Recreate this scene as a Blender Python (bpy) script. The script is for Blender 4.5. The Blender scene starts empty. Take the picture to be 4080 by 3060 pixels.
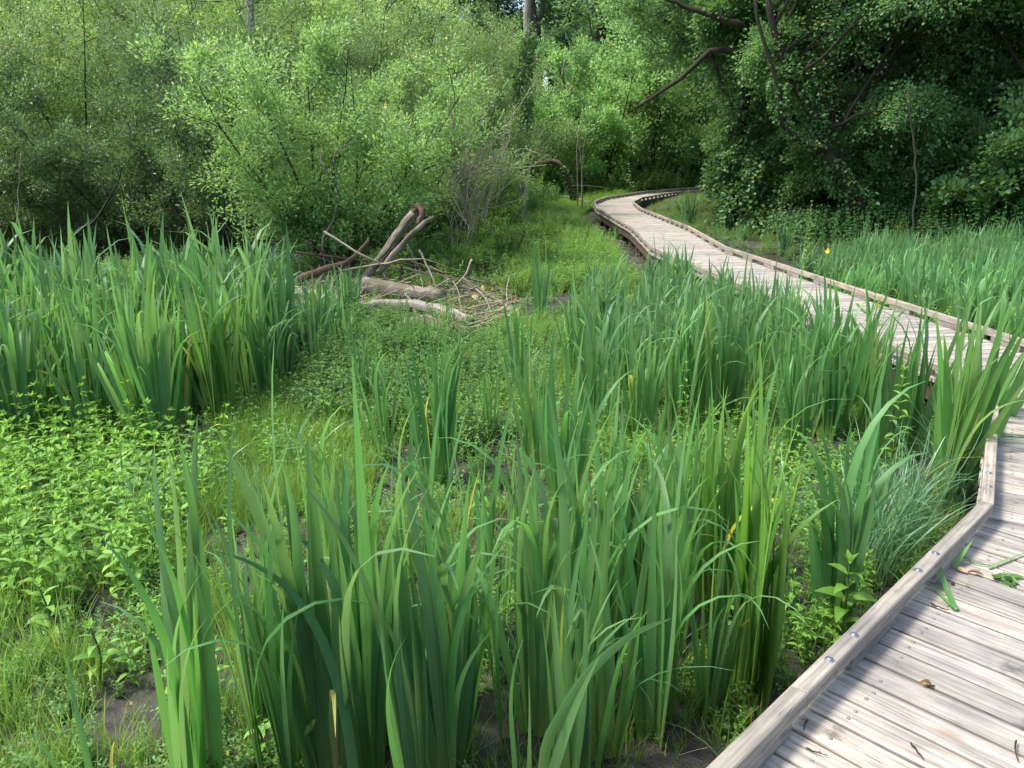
import bpy, math, random
import numpy as np
from mathutils import Matrix, Vector, Euler
random.seed(7)
rng = np.random.default_rng(11)
PI = math.pi
R_ = math.radians
scene = bpy.context.scene

# ------------------------------------------------------------------ camera, sky, sun, exposure
CAM_H = 1.98
PITCH = math.atan(930/3064.0)
cam_d = bpy.data.cameras.new('camera')
cam_d.sensor_width = 36.0
cam_d.lens = 36.0*3064/4080
cam_d.clip_start = 0.05
cam_d.clip_end = 600
cam = bpy.data.objects.new('camera', cam_d)
scene.collection.objects.link(cam)
cam.location = (0, 0, CAM_H)
cam.rotation_euler = (PI/2-PITCH, 0, 0)
scene.camera = cam

SUN_ELEV, SUN_AZ = R_(60), R_(-92)          # azimuth clockwise from +Y (view direction); negative = left
world = bpy.data.worlds.new('World')
scene.world = world
world.use_nodes = True
nt = world.node_tree
nt.nodes.clear()
sky = nt.nodes.new('ShaderNodeTexSky')
sky.sky_type = 'NISHITA'
sky.sun_disc = False
sky.sun_elevation = SUN_ELEV
sky.sun_rotation = SUN_AZ
sky.air_density = 1.0
sky.dust_density = 2.5
bg = nt.nodes.new('ShaderNodeBackground')
bg.inputs['Strength'].default_value = 0.15
wo = nt.nodes.new('ShaderNodeOutputWorld')
nt.links.new(sky.outputs[0], bg.inputs[0])
nt.links.new(bg.outputs[0], wo.inputs[0])
sun_d = bpy.data.lights.new('sun', 'SUN')
sun_d.energy = 2.35
sun_d.angle = R_(12)
sun_d.color = (1.0, 0.955, 0.88)
sun = bpy.data.objects.new('sun', sun_d)
scene.collection.objects.link(sun)
sdir = Vector((math.sin(SUN_AZ)*math.cos(SUN_ELEV), math.cos(SUN_AZ)*math.cos(SUN_ELEV), math.sin(SUN_ELEV)))
sun.rotation_euler = sdir.to_track_quat('Z', 'Y').to_euler()
scene.view_settings.view_transform = 'Standard'
scene.view_settings.look = 'None'
scene.view_settings.gamma = 1.0
scene.view_settings.exposure = 1.42
scene.render.engine = 'CYCLES'
scene.cycles.max_bounces = 7
scene.cycles.diffuse_bounces = 4
scene.cycles.glossy_bounces = 2
scene.cycles.transmission_bounces = 4
scene.cycles.caustics_reflective = False
scene.cycles.caustics_refractive = False

# ------------------------------------------------------------------ layout helpers
def ray(px, py):
    u = (px*4080/2212-2040)/3064.0
    v = -(py*4080/2212-1530)/3064.0
    return u, math.cos(PITCH)+v*math.sin(PITCH), -math.sin(PITCH)+v*math.cos(PITCH)
def G(px, py, z=0.0):
    "point of the level z seen at a place of the 2212 px wide survey picture"
    a, b, c = ray(px, py)
    t = (z-CAM_H)/c
    return (a*t, b*t)
def P3(px, py, Y):
    a, b, c = ray(px, py)
    t = Y/b
    return (a*t, Y, CAM_H+c*t)

def bump(x, y):
    return (0.018*np.sin(2.1*x+0.6*y)+0.014*np.sin(3.3*y-1.1*x+1.0)+0.010*np.sin(6.1*x+4.3*y+2)
            + 0.007*np.sin(9.7*y-7.9*x+0.3)+0.004*np.sin(17*x+3)*np.sin(15*y))
POOLS = [(-9.5, 17.5, 7.5, 4.2, .30), (7.2, 8.4, 2.0, 1.3, .22), (-0.35, 7.6, .35, .6, .05), (-3.0, 2.7, .5, .3, .04), (4.2, 16.0, .9, 2.2, .05)]
def hgt(x, y):
    x = np.asarray(x, float); y = np.asarray(y, float)
    z = bump(x, y)+0.02
    for (cx, cy, rx, ry, dep) in POOLS:
        q = ((x-cx)/rx)**2+((y-cy)/ry)**2
        z = z-dep*np.clip(1.25-q, 0, 1)
    r = np.sqrt((x-2)**2+(y-12)**2)
    z = z+np.clip(r-26, 0, None)*0.10*np.clip((r-26)/14, 0, 1)*2.2*np.clip(1-(r-26)/150, .35, 1)
    # the right hand bank under the trees
    z = z+0.35*np.clip((x-6.5-(17-y)*.35)/4, 0, 1)*np.clip((y-8)/6, 0, 1)
    return z
def hz(x, y):
    return float(hgt(x, y))

def in_poly(x, y, poly):
    c = np.zeros(np.shape(x), bool)
    n = len(poly)
    for i in range(n):
        x1, y1 = poly[i]; x2, y2 = poly[(i+1) % n]
        if y1 == y2: continue
        m = ((y1 > y) != (y2 > y)) & (x < (x2-x1)*(y-y1)/(y2-y1)+x1)
        c ^= m
    return c
def sample_poly(poly, n):
    xs = [p[0] for p in poly]; ys = [p[1] for p in poly]
    out = np.zeros((0, 2))
    while len(out) < n:
        q = np.stack([rng.uniform(min(xs), max(xs), n*3), rng.uniform(min(ys), max(ys), n*3)], 1)
        out = np.concatenate([out, q[in_poly(q[:, 0], q[:, 1], poly)]])
    return out[:n]
def gp(*pts):
    return [G(*p) for p in pts]
def patch(x, y, s=1.0, k=0.0):
    "soft patchiness 0..1"
    return .5+.25*(np.sin(1.7*s*x+1.3*s*y+k)+np.sin(2.3*s*y-1.9*s*x+2.1+k*1.7))*1.0

ORD = ['first', 'second', 'third', 'fourth', 'fifth', 'sixth', 'seventh', 'eighth', 'ninth', 'tenth', 'eleventh', 'twelfth', 'thirteenth', 'fourteenth', 'fifteenth', 'sixteenth', 'seventeenth', 'eighteenth', 'nineteenth', 'twentieth',
       'twenty-first', 'twenty-second', 'twenty-third', 'twenty-fourth', 'twenty-fifth', 'twenty-sixth', 'twenty-seventh', 'twenty-eighth', 'twenty-ninth', 'thirtieth']
def rank_labels(objs, per_row, template, side='left'):
    "labels by place: rows counted from the front, clumps counted along the row as the camera sees them"
    objs = sorted(objs, key=lambda o: o.location[1])
    nrow = max(1, round(len(objs)/per_row))
    rows = [objs[i*len(objs)//nrow:(i+1)*len(objs)//nrow] for i in range(nrow)]
    for k, row in enumerate(rows):
        row.sort(key=lambda o: o.location[0]/max(.5, o.location[1]), reverse=(side == 'right'))
        rn = 'front' if k == 0 else ('back' if k == nrow-1 else ORD[k])
        for j, o in enumerate(row):
            o['label'] = template.format(n='outermost' if j == 0 else ORD[j], row=rn)

# ------------------------------------------------------------------ object helpers
COL = scene.collection
def tag(o, label=None, cat=None, group=None, kind=None):
    if label: o['label'] = label
    if cat: o['category'] = cat
    if group: o['group'] = group
    if kind: o['kind'] = kind
    return o
def mk(name, V, F, mat=None, uv=None, smooth=True, parent=None, link=True, loc=None):
    me = bpy.data.meshes.new(name)
    V = np.asarray(V, float)
    F = F if isinstance(F, list) else F.tolist()
    me.from_pydata(V.tolist(), [], F)
    if uv is not None:
        l = me.uv_layers.new(name='UVMap')
        idx = np.zeros(len(me.loops), np.int32)
        me.loops.foreach_get('vertex_index', idx)
        l.data.foreach_set('uv', np.asarray(uv, np.float32)[idx].ravel())
    if smooth:
        me.polygons.foreach_set('use_smooth', np.ones(len(me.polygons), bool))
    mats = mat if isinstance(mat, (list, tuple)) else [mat]
    for m in mats:
        if m: me.materials.append(m)
    o = bpy.data.objects.new(name, me)
    if link: COL.objects.link(o)
    if parent: o.parent = parent
    if loc is not None: o.location = loc
    return o
def empty(name, loc=(0, 0, 0), rz=0.0):
    o = bpy.data.objects.new(name, None)
    COL.objects.link(o)
    o.location = loc
    o.rotation_euler = (0, 0, rz)
    o.empty_display_size = .1
    return o
def inst(name, me, parent=None, loc=(0, 0, 0), rot=(0, 0, 0), scale=1.0):
    o = bpy.data.objects.new(name, me)
    COL.objects.link(o)
    if parent: o.parent = parent
    o.location = loc; o.rotation_euler = rot
    o.scale = (scale,)*3 if not isinstance(scale, (tuple, list)) else scale
    return o
def copy_tree(src, loc, rz, scale=1.0, color=None):
    c = src.copy(); COL.objects.link(c)
    for k in list(c.keys()):
        if k in ('label', 'group', 'category', 'kind'): del c[k]
    c.location = loc; c.rotation_euler = (0, 0, rz); c.scale = (scale,)*3 if not isinstance(scale, (tuple, list)) else scale
    if color: c.color = color
    for ch in src.children:
        d = ch.copy(); COL.objects.link(d); d.parent = c
        if color: d.color = color
        for g in ch.children:
            e = g.copy(); COL.objects.link(e); e.parent = d
            if color: e.color = color
    return c
class MB:
    "collects vertices and faces of one mesh"
    def __init__(s): s.V = []; s.F = []; s.U = []; s.n = 0
    def add(s, V, F, U=None):
        V = np.asarray(V, float)
        s.V.append(V)
        s.F += (np.asarray(F)+s.n).tolist() if not isinstance(F, list) else [[i+s.n for i in f] for f in F]
        s.U.append(np.zeros((len(V), 2)) if U is None else np.asarray(U, float))
        s.n += len(V)
    def build(s, name, mat, **k):
        return mk(name, np.concatenate(s.V), s.F, mat, uv=np.concatenate(s.U), **k)
def tube(pts, rad, sides=6, cap=True, jit=0.0):
    pts = np.asarray(pts, float); n = len(pts)
    rad = np.broadcast_to(np.asarray(rad, float), (n,))
    T = np.gradient(pts, axis=0); T /= np.linalg.norm(T, axis=1)[:, None]+1e-9
    ref = np.array([0, 0, 1.]) if abs(T[0][2]) < .9 else np.array([1., 0, 0])
    V = []; U = []
    A = np.cross(T[0], ref); A /= np.linalg.norm(A)
    acc = 0
    for i in range(n):
        A = A-T[i]*np.dot(A, T[i]); A /= np.linalg.norm(A)+1e-9
        B = np.cross(T[i], A)
        a = np.arange(sides)*2*PI/sides
        rr = rad[i]*(1+jit*rng.uniform(-1, 1, sides))
        V.append(pts[i]+np.outer(np.cos(a)*rr, A)+np.outer(np.sin(a)*rr, B))
        if i: acc += np.linalg.norm(pts[i]-pts[i-1])
        U.append(np.stack([np.arange(sides)/sides, np.full(sides, acc)], 1))
    V = np.concatenate(V); U = np.concatenate(U); F = []
    for i in range(n-1):
        for j in range(sides):
            k = (j+1) % sides
            F.append([i*sides+j, i*sides+k, (i+1)*sides+k, (i+1)*sides+j])
    if cap:
        F.append(list(range(sides))[::-1]); F.append([(n-1)*sides+j for j in range(sides)])
    return V, F, U
def smooth_path(pts, n=12, wob=0.0):
    pts = np.asarray(pts, float)
    t = np.linspace(0, len(pts)-1, n)
    out = []
    P = np.concatenate([[2*pts[0]-pts[1]], pts, [2*pts[-1]-pts[-2]]])
    for s in t:
        i = min(int(s), len(pts)-2); f = s-i
        p0, p1, p2, p3 = P[i], P[i+1], P[i+2], P[i+3]
        out.append(.5*((2*p1)+(-p0+p2)*f+(2*p0-5*p1+4*p2-p3)*f*f+(-p0+3*p1-3*p2+p3)*f**3))
    out = np.array(out)
    if wob: out[1:-1] += rng.normal(0, wob, (n-2, 3))
    return out

# ------------------------------------------------------------------ materials
def newmat(name):
    m = bpy.data.materials.new(name); m.use_nodes = True
    m.node_tree.nodes.clear()
    return m, m.node_tree.nodes, m.node_tree.links
def out_of(m, sh):
    o = m.node_tree.nodes.new('ShaderNodeOutputMaterial')
    m.node_tree.links.new(sh, o.inputs['Surface'])
    return o
def ramp(N, stops):
    r = N.new('ShaderNodeValToRGB')
    e = r.color_ramp.elements
    while len(e) < len(stops): e.new(.5)
    for i, (p, c) in enumerate(stops):
        e[i].position = p; e[i].color = (*c, 1) if len(c) == 3 else c
    return r
def mixc(N, L, a, b, fac, mode='MIX'):
    m = N.new('ShaderNodeMix'); m.data_type = 'RGBA'; m.blend_type = mode
    for s, v in ((m.inputs[0], fac), (m.inputs[6], a), (m.inputs[7], b)):
        if hasattr(v, 'links'): L.new(v, s)
        elif isinstance(v, (tuple, list)): s.default_value = (*v[:3], 1)
        else: s.default_value = v
    return m.outputs[2]
def math_(N, L, op, a, b=None):
    m = N.new('ShaderNodeMath'); m.operation = op
    for i, v in enumerate((a, b)):
        if v is None: continue
        if hasattr(v, 'links'): L.new(v, m.inputs[i])
        else: m.inputs[i].default_value = v
    return m.outputs[0]

def leaf_mat(name, dark, light, trans, tfac=.38, rough=.42, spec=.4, yellow=.0, stripes=False):
    m, N, L = newmat(name)
    geo = N.new('ShaderNodeNewGeometry'); oi = N.new('ShaderNodeObjectInfo')
    rnd = geo.outputs['Random Per Island']
    rr = math_(N, L, 'FRACT', math_(N, L, 'ADD', math_(N, L, 'MULTIPLY', rnd, 7.3), oi.outputs['Random']))
    st = [(0.0, dark), (.75, light)]
    if yellow: st += [(1.0-yellow, light), (1.0, (light[0]*2.2+.08, light[1]*1.25, light[2]*.6))]
    rp = ramp(N, st); L.new(rr, rp.inputs[0])
    col = rp.outputs[0]
    if stripes:
        uv = N.new('ShaderNodeUVMap'); mp = N.new('ShaderNodeMapping')
        mp.inputs['Scale'].default_value = (14, .7, 1)
        L.new(uv.outputs[0], mp.inputs[0])
        ns = N.new('ShaderNodeTexNoise'); ns.inputs['Scale'].default_value = 1.0; ns.inputs['Detail'].default_value = 3
        L.new(mp.outputs[0], ns.inputs[0])
        r2 = ramp(N, [(.3, (.62, .62, .62)), (.7, (1.3, 1.3, 1.2))]); L.new(ns.outputs[0], r2.inputs[0])
        col = mixc(N, L, col, r2.outputs[0], 1.0, 'MULTIPLY')
        sp = N.new('ShaderNodeSeparateXYZ'); L.new(uv.outputs[0], sp.inputs[0])
        r3 = ramp(N, [(0, (1, 1, 1)), (.3, (0, 0, 0)), (.965, (0, 0, 0)), (.985, (.9, .9, .9))]); L.new(sp.outputs[1], r3.inputs[0])
        col = mixc(N, L, col, (.26, .34, .07), math_(N, L, 'MULTIPLY', r3.outputs[0], .55))
    col = mixc(N, L, col, oi.outputs['Color'], 1.0, 'MULTIPLY')
    b = N.new('ShaderNodeBsdfPrincipled')
    L.new(col, b.inputs['Base Color'])
    b.inputs['Roughness'].default_value = rough
    b.inputs['Specular IOR Level'].default_value = spec
    if stripes:
        bp = N.new('ShaderNodeBump'); bp.inputs['Strength'].default_value = .35; bp.inputs['Distance'].default_value = .002
        L.new(ns.outputs[0], bp.inputs['Height']); L.new(bp.outputs[0], b.inputs['Normal'])
    t = N.new('ShaderNodeBsdfTranslucent')
    tc = mixc(N, L, trans, col, .35)
    tc = mixc(N, L, tc, oi.outputs['Color'], 1.0, 'MULTIPLY')
    L.new(tc, t.inputs[0])
    mx = N.new('ShaderNodeMixShader'); mx.inputs[0].default_value = tfac
    L.new(b.outputs[0], mx.inputs[1]); L.new(t.outputs[0], mx.inputs[2])
    out_of(m, mx.outputs[0])
    return m

def bark_mat(name, c1, c2, scale=8.0, rough=.9, moss=None, stretch=.25, bump=.6):
    m, N, L = newmat(name)
    tc = N.new('ShaderNodeTexCoord'); mp = N.new('ShaderNodeMapping')
    uv = N.new('ShaderNodeUVMap')
    mp.inputs['Scale'].default_value = (scale, scale*stretch, 1)
    L.new(uv.outputs[0], mp.inputs[0])
    ns = N.new('ShaderNodeTexNoise'); ns.inputs['Scale'].default_value = 2.2; ns.inputs['Detail'].default_value = 6; ns.inputs['Roughness'].default_value = .65
    L.new(mp.outputs[0], ns.inputs[0])
    rp = ramp(N, [(.32, c1), (.68, c2)]); L.new(ns.outputs[0], rp.inputs[0])
    col = rp.outputs[0]
    n2 = N.new('ShaderNodeTexNoise'); n2.inputs['Scale'].default_value = 5; n2.inputs['Detail'].default_value = 4
    L.new(tc.outputs['Object'], n2.inputs[0])
    if moss:
        r2 = ramp(N, [(.48, (0, 0, 0)), (.6, (1, 1, 1))]); L.new(n2.outputs[0], r2.inputs[0])
        col = mixc(N, L, col, moss, r2.outputs[0])
    b = N.new('ShaderNodeBsdfPrincipled'); L.new(col, b.inputs['Base Color'])
    b.inputs['Roughness'].default_value = rough; b.inputs['Specular IOR Level'].default_value = .2
    bp = N.new('ShaderNodeBump'); bp.inputs['Strength'].default_value = bump; bp.inputs['Distance'].default_value = .02
    L.new(ns.outputs[0], bp.inputs['Height']); L.new(bp.outputs[0], b.inputs['Normal'])
    out_of(m, b.outputs[0])
    return m

def wood_mat(name, c_dark, c_mid, c_light, grey=.5):
    "weathered sawn softwood, grain along the local X axis"
    m, N, L = newmat(name)
    tc = N.new('ShaderNodeTexCoord'); oi = N.new('ShaderNodeObjectInfo')
    off = N.new('ShaderNodeVectorMath'); off.operation = 'SCALE'
    off.inputs[0].default_value = (37, 19, 11); L.new(oi.outputs['Random'], off.inputs['Scale'])
    ad = N.new('ShaderNodeVectorMath'); ad.operation = 'ADD'
    L.new(tc.outputs['Object'], ad.inputs[0]); L.new(off.outputs[0], ad.inputs[1])
    def noise(sx, sy, sz, d=4, r=.6):
        mp = N.new('ShaderNodeMapping'); mp.inputs['Scale'].default_value = (sx, sy, sz)
        L.new(ad.outputs[0], mp.inputs[0])
        ns = N.new('ShaderNodeTexNoise'); ns.inputs['Scale'].default_value = 1; ns.inputs['Detail'].default_value = d; ns.inputs['Roughness'].default_value = r
        L.new(mp.outputs[0], ns.inputs[0]); return ns.outputs[0]
    g1 = noise(2.2, 75, 75, 5, .62)
    g2 = noise(5, 14, 14, 4)
    blot = noise(6.5, 9, 9, 5, .6)
    crack = noise(7.0, 150, 60, 2)
    rp = ramp(N, [(.28, c_dark), (.5, c_mid), (.72, c_light)]); L.new(g1, rp.inputs[0])
    col = rp.outputs[0]
    r2 = ramp(N, [(.36, (.74, .73, .75)), (.6, (1.08, 1.06, 1.04))]); L.new(g2, r2.inputs[0])
    col = mixc(N, L, col, r2.outputs[0], 1, 'MULTIPLY')
    r3 = ramp(N, [(.30, (.42, .42, .44)), (.42, (1, 1, 1))]); L.new(blot, r3.inputs[0])
    col = mixc(N, L, col, r3.outputs[0], grey, 'MULTIPLY')
    r4 = ramp(N, [(.27, (.30, .27, .25)), (.34, (1, 1, 1))]); L.new(crack, r4.inputs[0])
    col = mixc(N, L, col, r4.outputs[0], .9, 'MULTIPLY')
    r5 = ramp(N, [(0, (.74, .735, .73)), (.5, (.98, .97, .955)), (1, (1.14, 1.08, 1.0))]); L.new(oi.outputs['Random'], r5.inputs[0])
    col = mixc(N, L, col, r5.outputs[0], 1, 'MULTIPLY')
    vo = N.new('ShaderNodeTexVoronoi'); vo.inputs['Scale'].default_value = 1.0
    mpv = N.new('ShaderNodeMapping'); mpv.inputs['Scale'].default_value = (2.3, 6.0, 1)
    L.new(ad.outputs[0], mpv.inputs[0]); L.new(mpv.outputs[0], vo.inputs[0])
    r6 = ramp(N, [(0, (1, 1, 1)), (.055, (.8, .8, .8)), (.13, (0, 0, 0))]); L.new(vo.outputs['Distance'], r6.inputs[0])
    col = mixc(N, L, col, (.20, .105, .05), math_(N, L, 'MULTIPLY', r6.outputs[0], .6))
    b = N.new('ShaderNodeBsdfPrincipled'); L.new(col, b.inputs['Base Color'])
    b.inputs['Roughness'].default_value = .68; b.inputs['Specular IOR Level'].default_value = .35
    bp = N.new('ShaderNodeBump'); bp.inputs['Strength'].default_value = .5; bp.inputs['Distance'].default_value = .003
    L.new(math_(N, L, 'ADD', g1, math_(N, L, 'MULTIPLY', r4.outputs[0], .6)), bp.inputs['Height'])
    L.new(bp.outputs[0], b.inputs['Normal'])
    out_of(m, b.outputs[0])
    return m
def plain_mat(name, c, rough=.6, metal=0.0, spec=.4):
    m, N, L = newmat(name)
    ns = N.new('ShaderNodeTexNoise'); ns.inputs['Scale'].default_value = 30
    col = mixc(N, L, tuple(v*.75 for v in c), tuple(min(1, v*1.2) for v in c), ns.outputs[0])
    b = N.new('ShaderNodeBsdfPrincipled'); L.new(col, b.inputs['Base Color'])
    b.inputs['Roughness'].default_value = rough; b.inputs['Metallic'].default_value = metal; b.inputs['Specular IOR Level'].default_value = spec
    out_of(m, b.outputs[0]); return m

M = {}
M['iris'] = leaf_mat('iris_leaf', (.058, .158, .052), (.140, .300, .098), (.30, .60, .11), .40, .48, .4, .02, True)
M['iris_far'] = leaf_mat('iris_leaf_distant', (.058, .155, .058), (.145, .290, .112), (.31, .57, .13), .40, .48, .4, .008)
M['sedge'] = leaf_mat('sedge_leaf', (.07, .18, .08), (.16, .32, .16), (.25, .5, .12), .3, .4, .5, .04)
M['herb'] = leaf_mat('herb_leaf', (.10, .24, .035), (.22, .42, .075), (.42, .70, .07), .36, .5, .3, .008)
M['herb_dark'] = leaf_mat('herb_leaf_dark', (.06, .145, .04), (.14, .26, .07), (.28, .48, .08), .34, .5, .3, .01)
M['grass'] = leaf_mat('grass_blade', (.10, .21, .035), (.22, .37, .08), (.40, .62, .09), .38, .5, .3, .08)
M['carpet'] = leaf_mat('carpet_leaf', (.065, .17, .03), (.18, .34, .06), (.36, .58, .07), .34, .5, .3, .03)
M['nettle'] = leaf_mat('nettle_leaf', (.04, .12, .04), (.09, .21, .065), (.2, .42, .07), .3, .55, .3, .02)
M['willow'] = leaf_mat('willow_leaf', (.060, .130, .045), (.200, .330, .125), (.38, .58, .14), .40, .40, .5, .04)
M['alder'] = leaf_mat('alder_leaf', (.055, .14, .045), (.15, .29, .10), (.30, .52, .11), .38, .5, .35, .015)
M['bright'] = leaf_mat('maple_leaf', (.10, .215, .07), (.21, .37, .13), (.38, .60, .14), .40, .48, .35, .02)
M['far'] = leaf_mat('woodland_leaf', (.06, .13, .055), (.14, .25, .10), (.28, .45, .14), .38, .5, .4, .02)
M['ivy'] = leaf_mat('ivy_leaf', (.035, .10, .03), (.10, .21, .06), (.18, .34, .06), .28, .48, .35, .02)
M['stem'] = bark_mat('green_stem', (.06, .12, .03), (.12, .2, .05), 6)
M['bark'] = bark_mat('shrub_bark', (.035, .03, .022), (.10, .085, .06), 8, moss=(.05, .075, .025))
M['bark_big'] = bark_mat('tree_bark', (.018, .014, .010), (.065, .052, .038), 10, moss=(.035, .045, .018), bump=1.0)
M['pale_bark'] = bark_mat('pale_bark', (.14, .12, .095), (.38, .34, .29), 9, stretch=.12, bump=.8)
M['dead_dark'] = bark_mat('dead_wood_brown', (.04, .028, .02), (.19, .125, .08), 9, stretch=.12, bump=1.0)
M['dead_pale'] = bark_mat('dead_wood_grey', (.06, .045, .032), (.40, .34, .28), 18, stretch=.06, bump=1.0, moss=(.13, .12, .07))
M['dry'] = bark_mat('dry_twig', (.22, .185, .13), (.46, .40, .30), 8)
M['deck'] = wood_mat('deck_board', (.165, .150, .125), (.335, .315, .275), (.47, .445, .40), 1.0)
M['kerb'] = wood_mat('kerb_timber', (.150, .135, .108), (.285, .262, .220), (.385, .36, .31), .85)
M['post'] = wood_mat('post_timber', (.05, .04, .03), (.09, .07, .055), (.15, .12, .09), .7)
M['steel'] = plain_mat('screw_steel', (.36, .36, .37), .5, 1.0)
M['ring'] = plain_mat('screw_shadow_ring', (.10, .09, .09), .7)
M['deadleaf'] = leaf_mat('dead_leaf', (.16, .09, .04), (.40, .28, .15), (.4, .25, .1), .15, .6, .3)
M['yellow'] = plain_mat('iris_petal', (.85, .58, .02), .5)
M['pod'] = leaf_mat('seed_pod', (.12, .22, .04), (.26, .40, .09), (.4, .6, .1), .2, .4, .4)

# ground
def ground_mat():
    m, N, L = newmat('wet_mud')
    tc = N.new('ShaderNodeTexCoord')
    def noise(s, d=5, r=.6):
        n = N.new('ShaderNodeTexNoise'); n.inputs['Scale'].default_value = s; n.inputs['Detail'].default_value = d; n.inputs['Roughness'].default_value = r
        L.new(tc.outputs['Object'], n.inputs[0]); return n.outputs[0]
    n1, n2, n3 = noise(1.1), noise(14, 6, .7), noise(90, 4, .7)
    rp = ramp(N, [(.3, (.020, .018, .016)), (.55, (.048, .042, .037)), (.75, (.095, .080, .065))]); L.new(n2, rp.inputs[0])
    r2 = ramp(N, [(.3, (.7, .7, .72)), (.7, (1.25, 1.2, 1.15))]); L.new(n3, r2.inputs[0])
    col = mixc(N, L, rp.outputs[0], r2.outputs[0], 1, 'MULTIPLY')
    r3 = ramp(N, [(.5, (0, 0, 0)), (.62, (1, 1, 1))]); L.new(noise(5.0, 6, .7), r3.inputs[0])
    col = mixc(N, L, col, (.055, .085, .025), math_(N, L, 'MULTIPLY', r3.outputs[0], .6))
    b = N.new('ShaderNodeBsdfPrincipled'); L.new(col, b.inputs['Base Color'])
    r4 = ramp(N, [(.44, (.12, .12, .12)), (.56, (.75, .75, .75))]); L.new(n1, r4.inputs[0]); L.new(r4.outputs[0], b.inputs['Roughness'])
    bp = N.new('ShaderNodeBump'); bp.inputs['Strength'].default_value = .9; bp.inputs['Distance'].default_value = .02
    L.new(math_(N, L, 'ADD', n2, math_(N, L, 'MULTIPLY', n3, .5)), bp.inputs['Height']); L.new(bp.outputs[0], b.inputs['Normal'])
    out_of(m, b.outputs[0]); return m
def water_mat():
    m, N, L = newmat('dark_water')
    b = N.new('ShaderNodeBsdfPrincipled')
    b.inputs['Base Color'].default_value = (.02, .02, .014, 1); b.inputs['Roughness'].default_value = .06
    b.inputs['Specular IOR Level'].default_value = .5
    n = N.new('ShaderNodeTexNoise'); n.inputs['Scale'].default_value = 6
    bp = N.new('ShaderNodeBump'); bp.inputs['Strength'].default_value = .12; bp.inputs['Distance'].default_value = .01
    L.new(n.outputs[0], bp.inputs['Height']); L.new(bp.outputs[0], b.inputs['Normal'])
    out_of(m, b.outputs[0]); return m

# ------------------------------------------------------------------ terrain
xs = np.concatenate([np.linspace(-130, -22, 28), np.linspace(-20, 22, 190), np.linspace(24, 130, 28)])
ys = np.concatenate([np.linspace(-60, -4, 14), np.linspace(-2, 40, 210), np.linspace(42, 150, 34)])
X, Y = np.meshgrid(xs, ys)
Z = hgt(X, Y)+rng.normal(0, .004, X.shape)*(np.hypot(X, Y) < 25)
nx, ny = len(xs), len(ys)
ii, jj = np.meshgrid(np.arange(nx-1), np.arange(ny-1))
a = (jj*nx+ii).ravel()
ground = mk('ground', np.stack([X.ravel(), Y.ravel(), Z.ravel()], 1), np.stack([a, a+1, a+nx+1, a+nx], 1), ground_mat())
tag(ground, 'dark wet mud of the marsh floor rising to wooded slopes', kind='structure')
w = mk('water', [(-18, -1, -.055), (12, -1, -.055), (12, 26, -.055), (-18, 26, -.055)], [[0, 1, 2, 3]], water_mat(), smooth=False)
tag(w, 'still dark pool water among the reeds and under the shrubs', kind='structure')

# ------------------------------------------------------------------ boardwalk
DZ = .38
W = 1.24
LEFT = [(-1.74, -.58), (2.09, 3.13), (2.93, 4.48), (3.11, 5.35), (2.66, 9.0), (2.26, 12.6), (2.44, 16.2), (2.31, 21.6), (2.50, 24.3), (3.2, 26.9), (5.15, 30.7), (8.35, 34.4), (12.4, 37.6)]
def offset_line(pts, d):
    out = []
    pts = [np.array(p) for p in pts]
    for i, p in enumerate(pts):
        ds = []
        if i > 0: v = p-pts[i-1]; ds.append(v/np.linalg.norm(v))
        if i < len(pts)-1: v = pts[i+1]-p; ds.append(v/np.linalg.norm(v))
        ns = [np.array([u[1], -u[0]]) for u in ds]
        b = sum(ns); b /= np.linalg.norm(b)
        out.append(p+b*d/np.dot(b, ns[0]))
    return out
RIGHT = offset_line(LEFT, W)
def clip(poly, p, n):
    out = []
    for i in range(len(poly)):
        a, b = poly[i], poly[(i+1) % len(poly)]
        da, db = np.dot(a-p, n), np.dot(b-p, n)
        if da >= 0: out.append(a)
        if (da >= 0) != (db >= 0): out.append(a+(b-a)*da/(da-db))
    return out
def prism(name, poly, z0, z1, mat, parent, ang, inset=.003):
    "vertical prism with chamfered top; local X along ang"
    poly = [np.array(q, float) for q in poly]
    c = sum(poly)/len(poly)
    ca, sa = math.cos(-ang), math.sin(-ang)
    L_ = [np.array([(q-c)[0]*ca-(q-c)[1]*sa, (q-c)[0]*sa+(q-c)[1]*ca]) for q in poly]
    area = sum(L_[i][0]*L_[(i+1) % len(L_)][1]-L_[(i+1) % len(L_)][0]*L_[i][1] for i in range(len(L_)))
    if area < 0: L_ = L_[::-1]
    n = len(L_)
    ins = []
    for i in range(n):
        e1 = L_[i]-L_[i-1]; e2 = L_[(i+1) % n]-L_[i]
        e1 /= np.linalg.norm(e1)+1e-9; e2 /= np.linalg.norm(e2)+1e-9
        n1 = np.array([-e1[1], e1[0]]); n2 = np.array([-e2[1], e2[0]])
        bb = n1+n2; bb /= np.linalg.norm(bb)+1e-9
        ins.append(L_[i]+bb*inset/max(.35, np.dot(bb, n1)))
    h = z1-z0
    V = [(*q, -h/2) for q in L_]+[(*q, h/2-inset) for q in L_]+[(*q, h/2) for q in ins]
    F = [list(range(n))[::-1], [2*n+i for i in range(n)]]
    for i in range(n):
        j = (i+1) % n
        F += [[i, j, n+j, n+i], [n+i, n+j, 2*n+j, 2*n+i]]
    o = mk(name, V, F, mat, smooth=False, parent=parent, loc=(c[0], c[1], (z0+z1)/2))
    o.rotation_euler = (0, 0, ang)
    return o
boardwalk = empty('boardwalk', (0, 0, 0))
tag(boardwalk, 'pale timber boardwalk with low kerb rails winding across the marsh into the trees', 'boardwalk')
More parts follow.
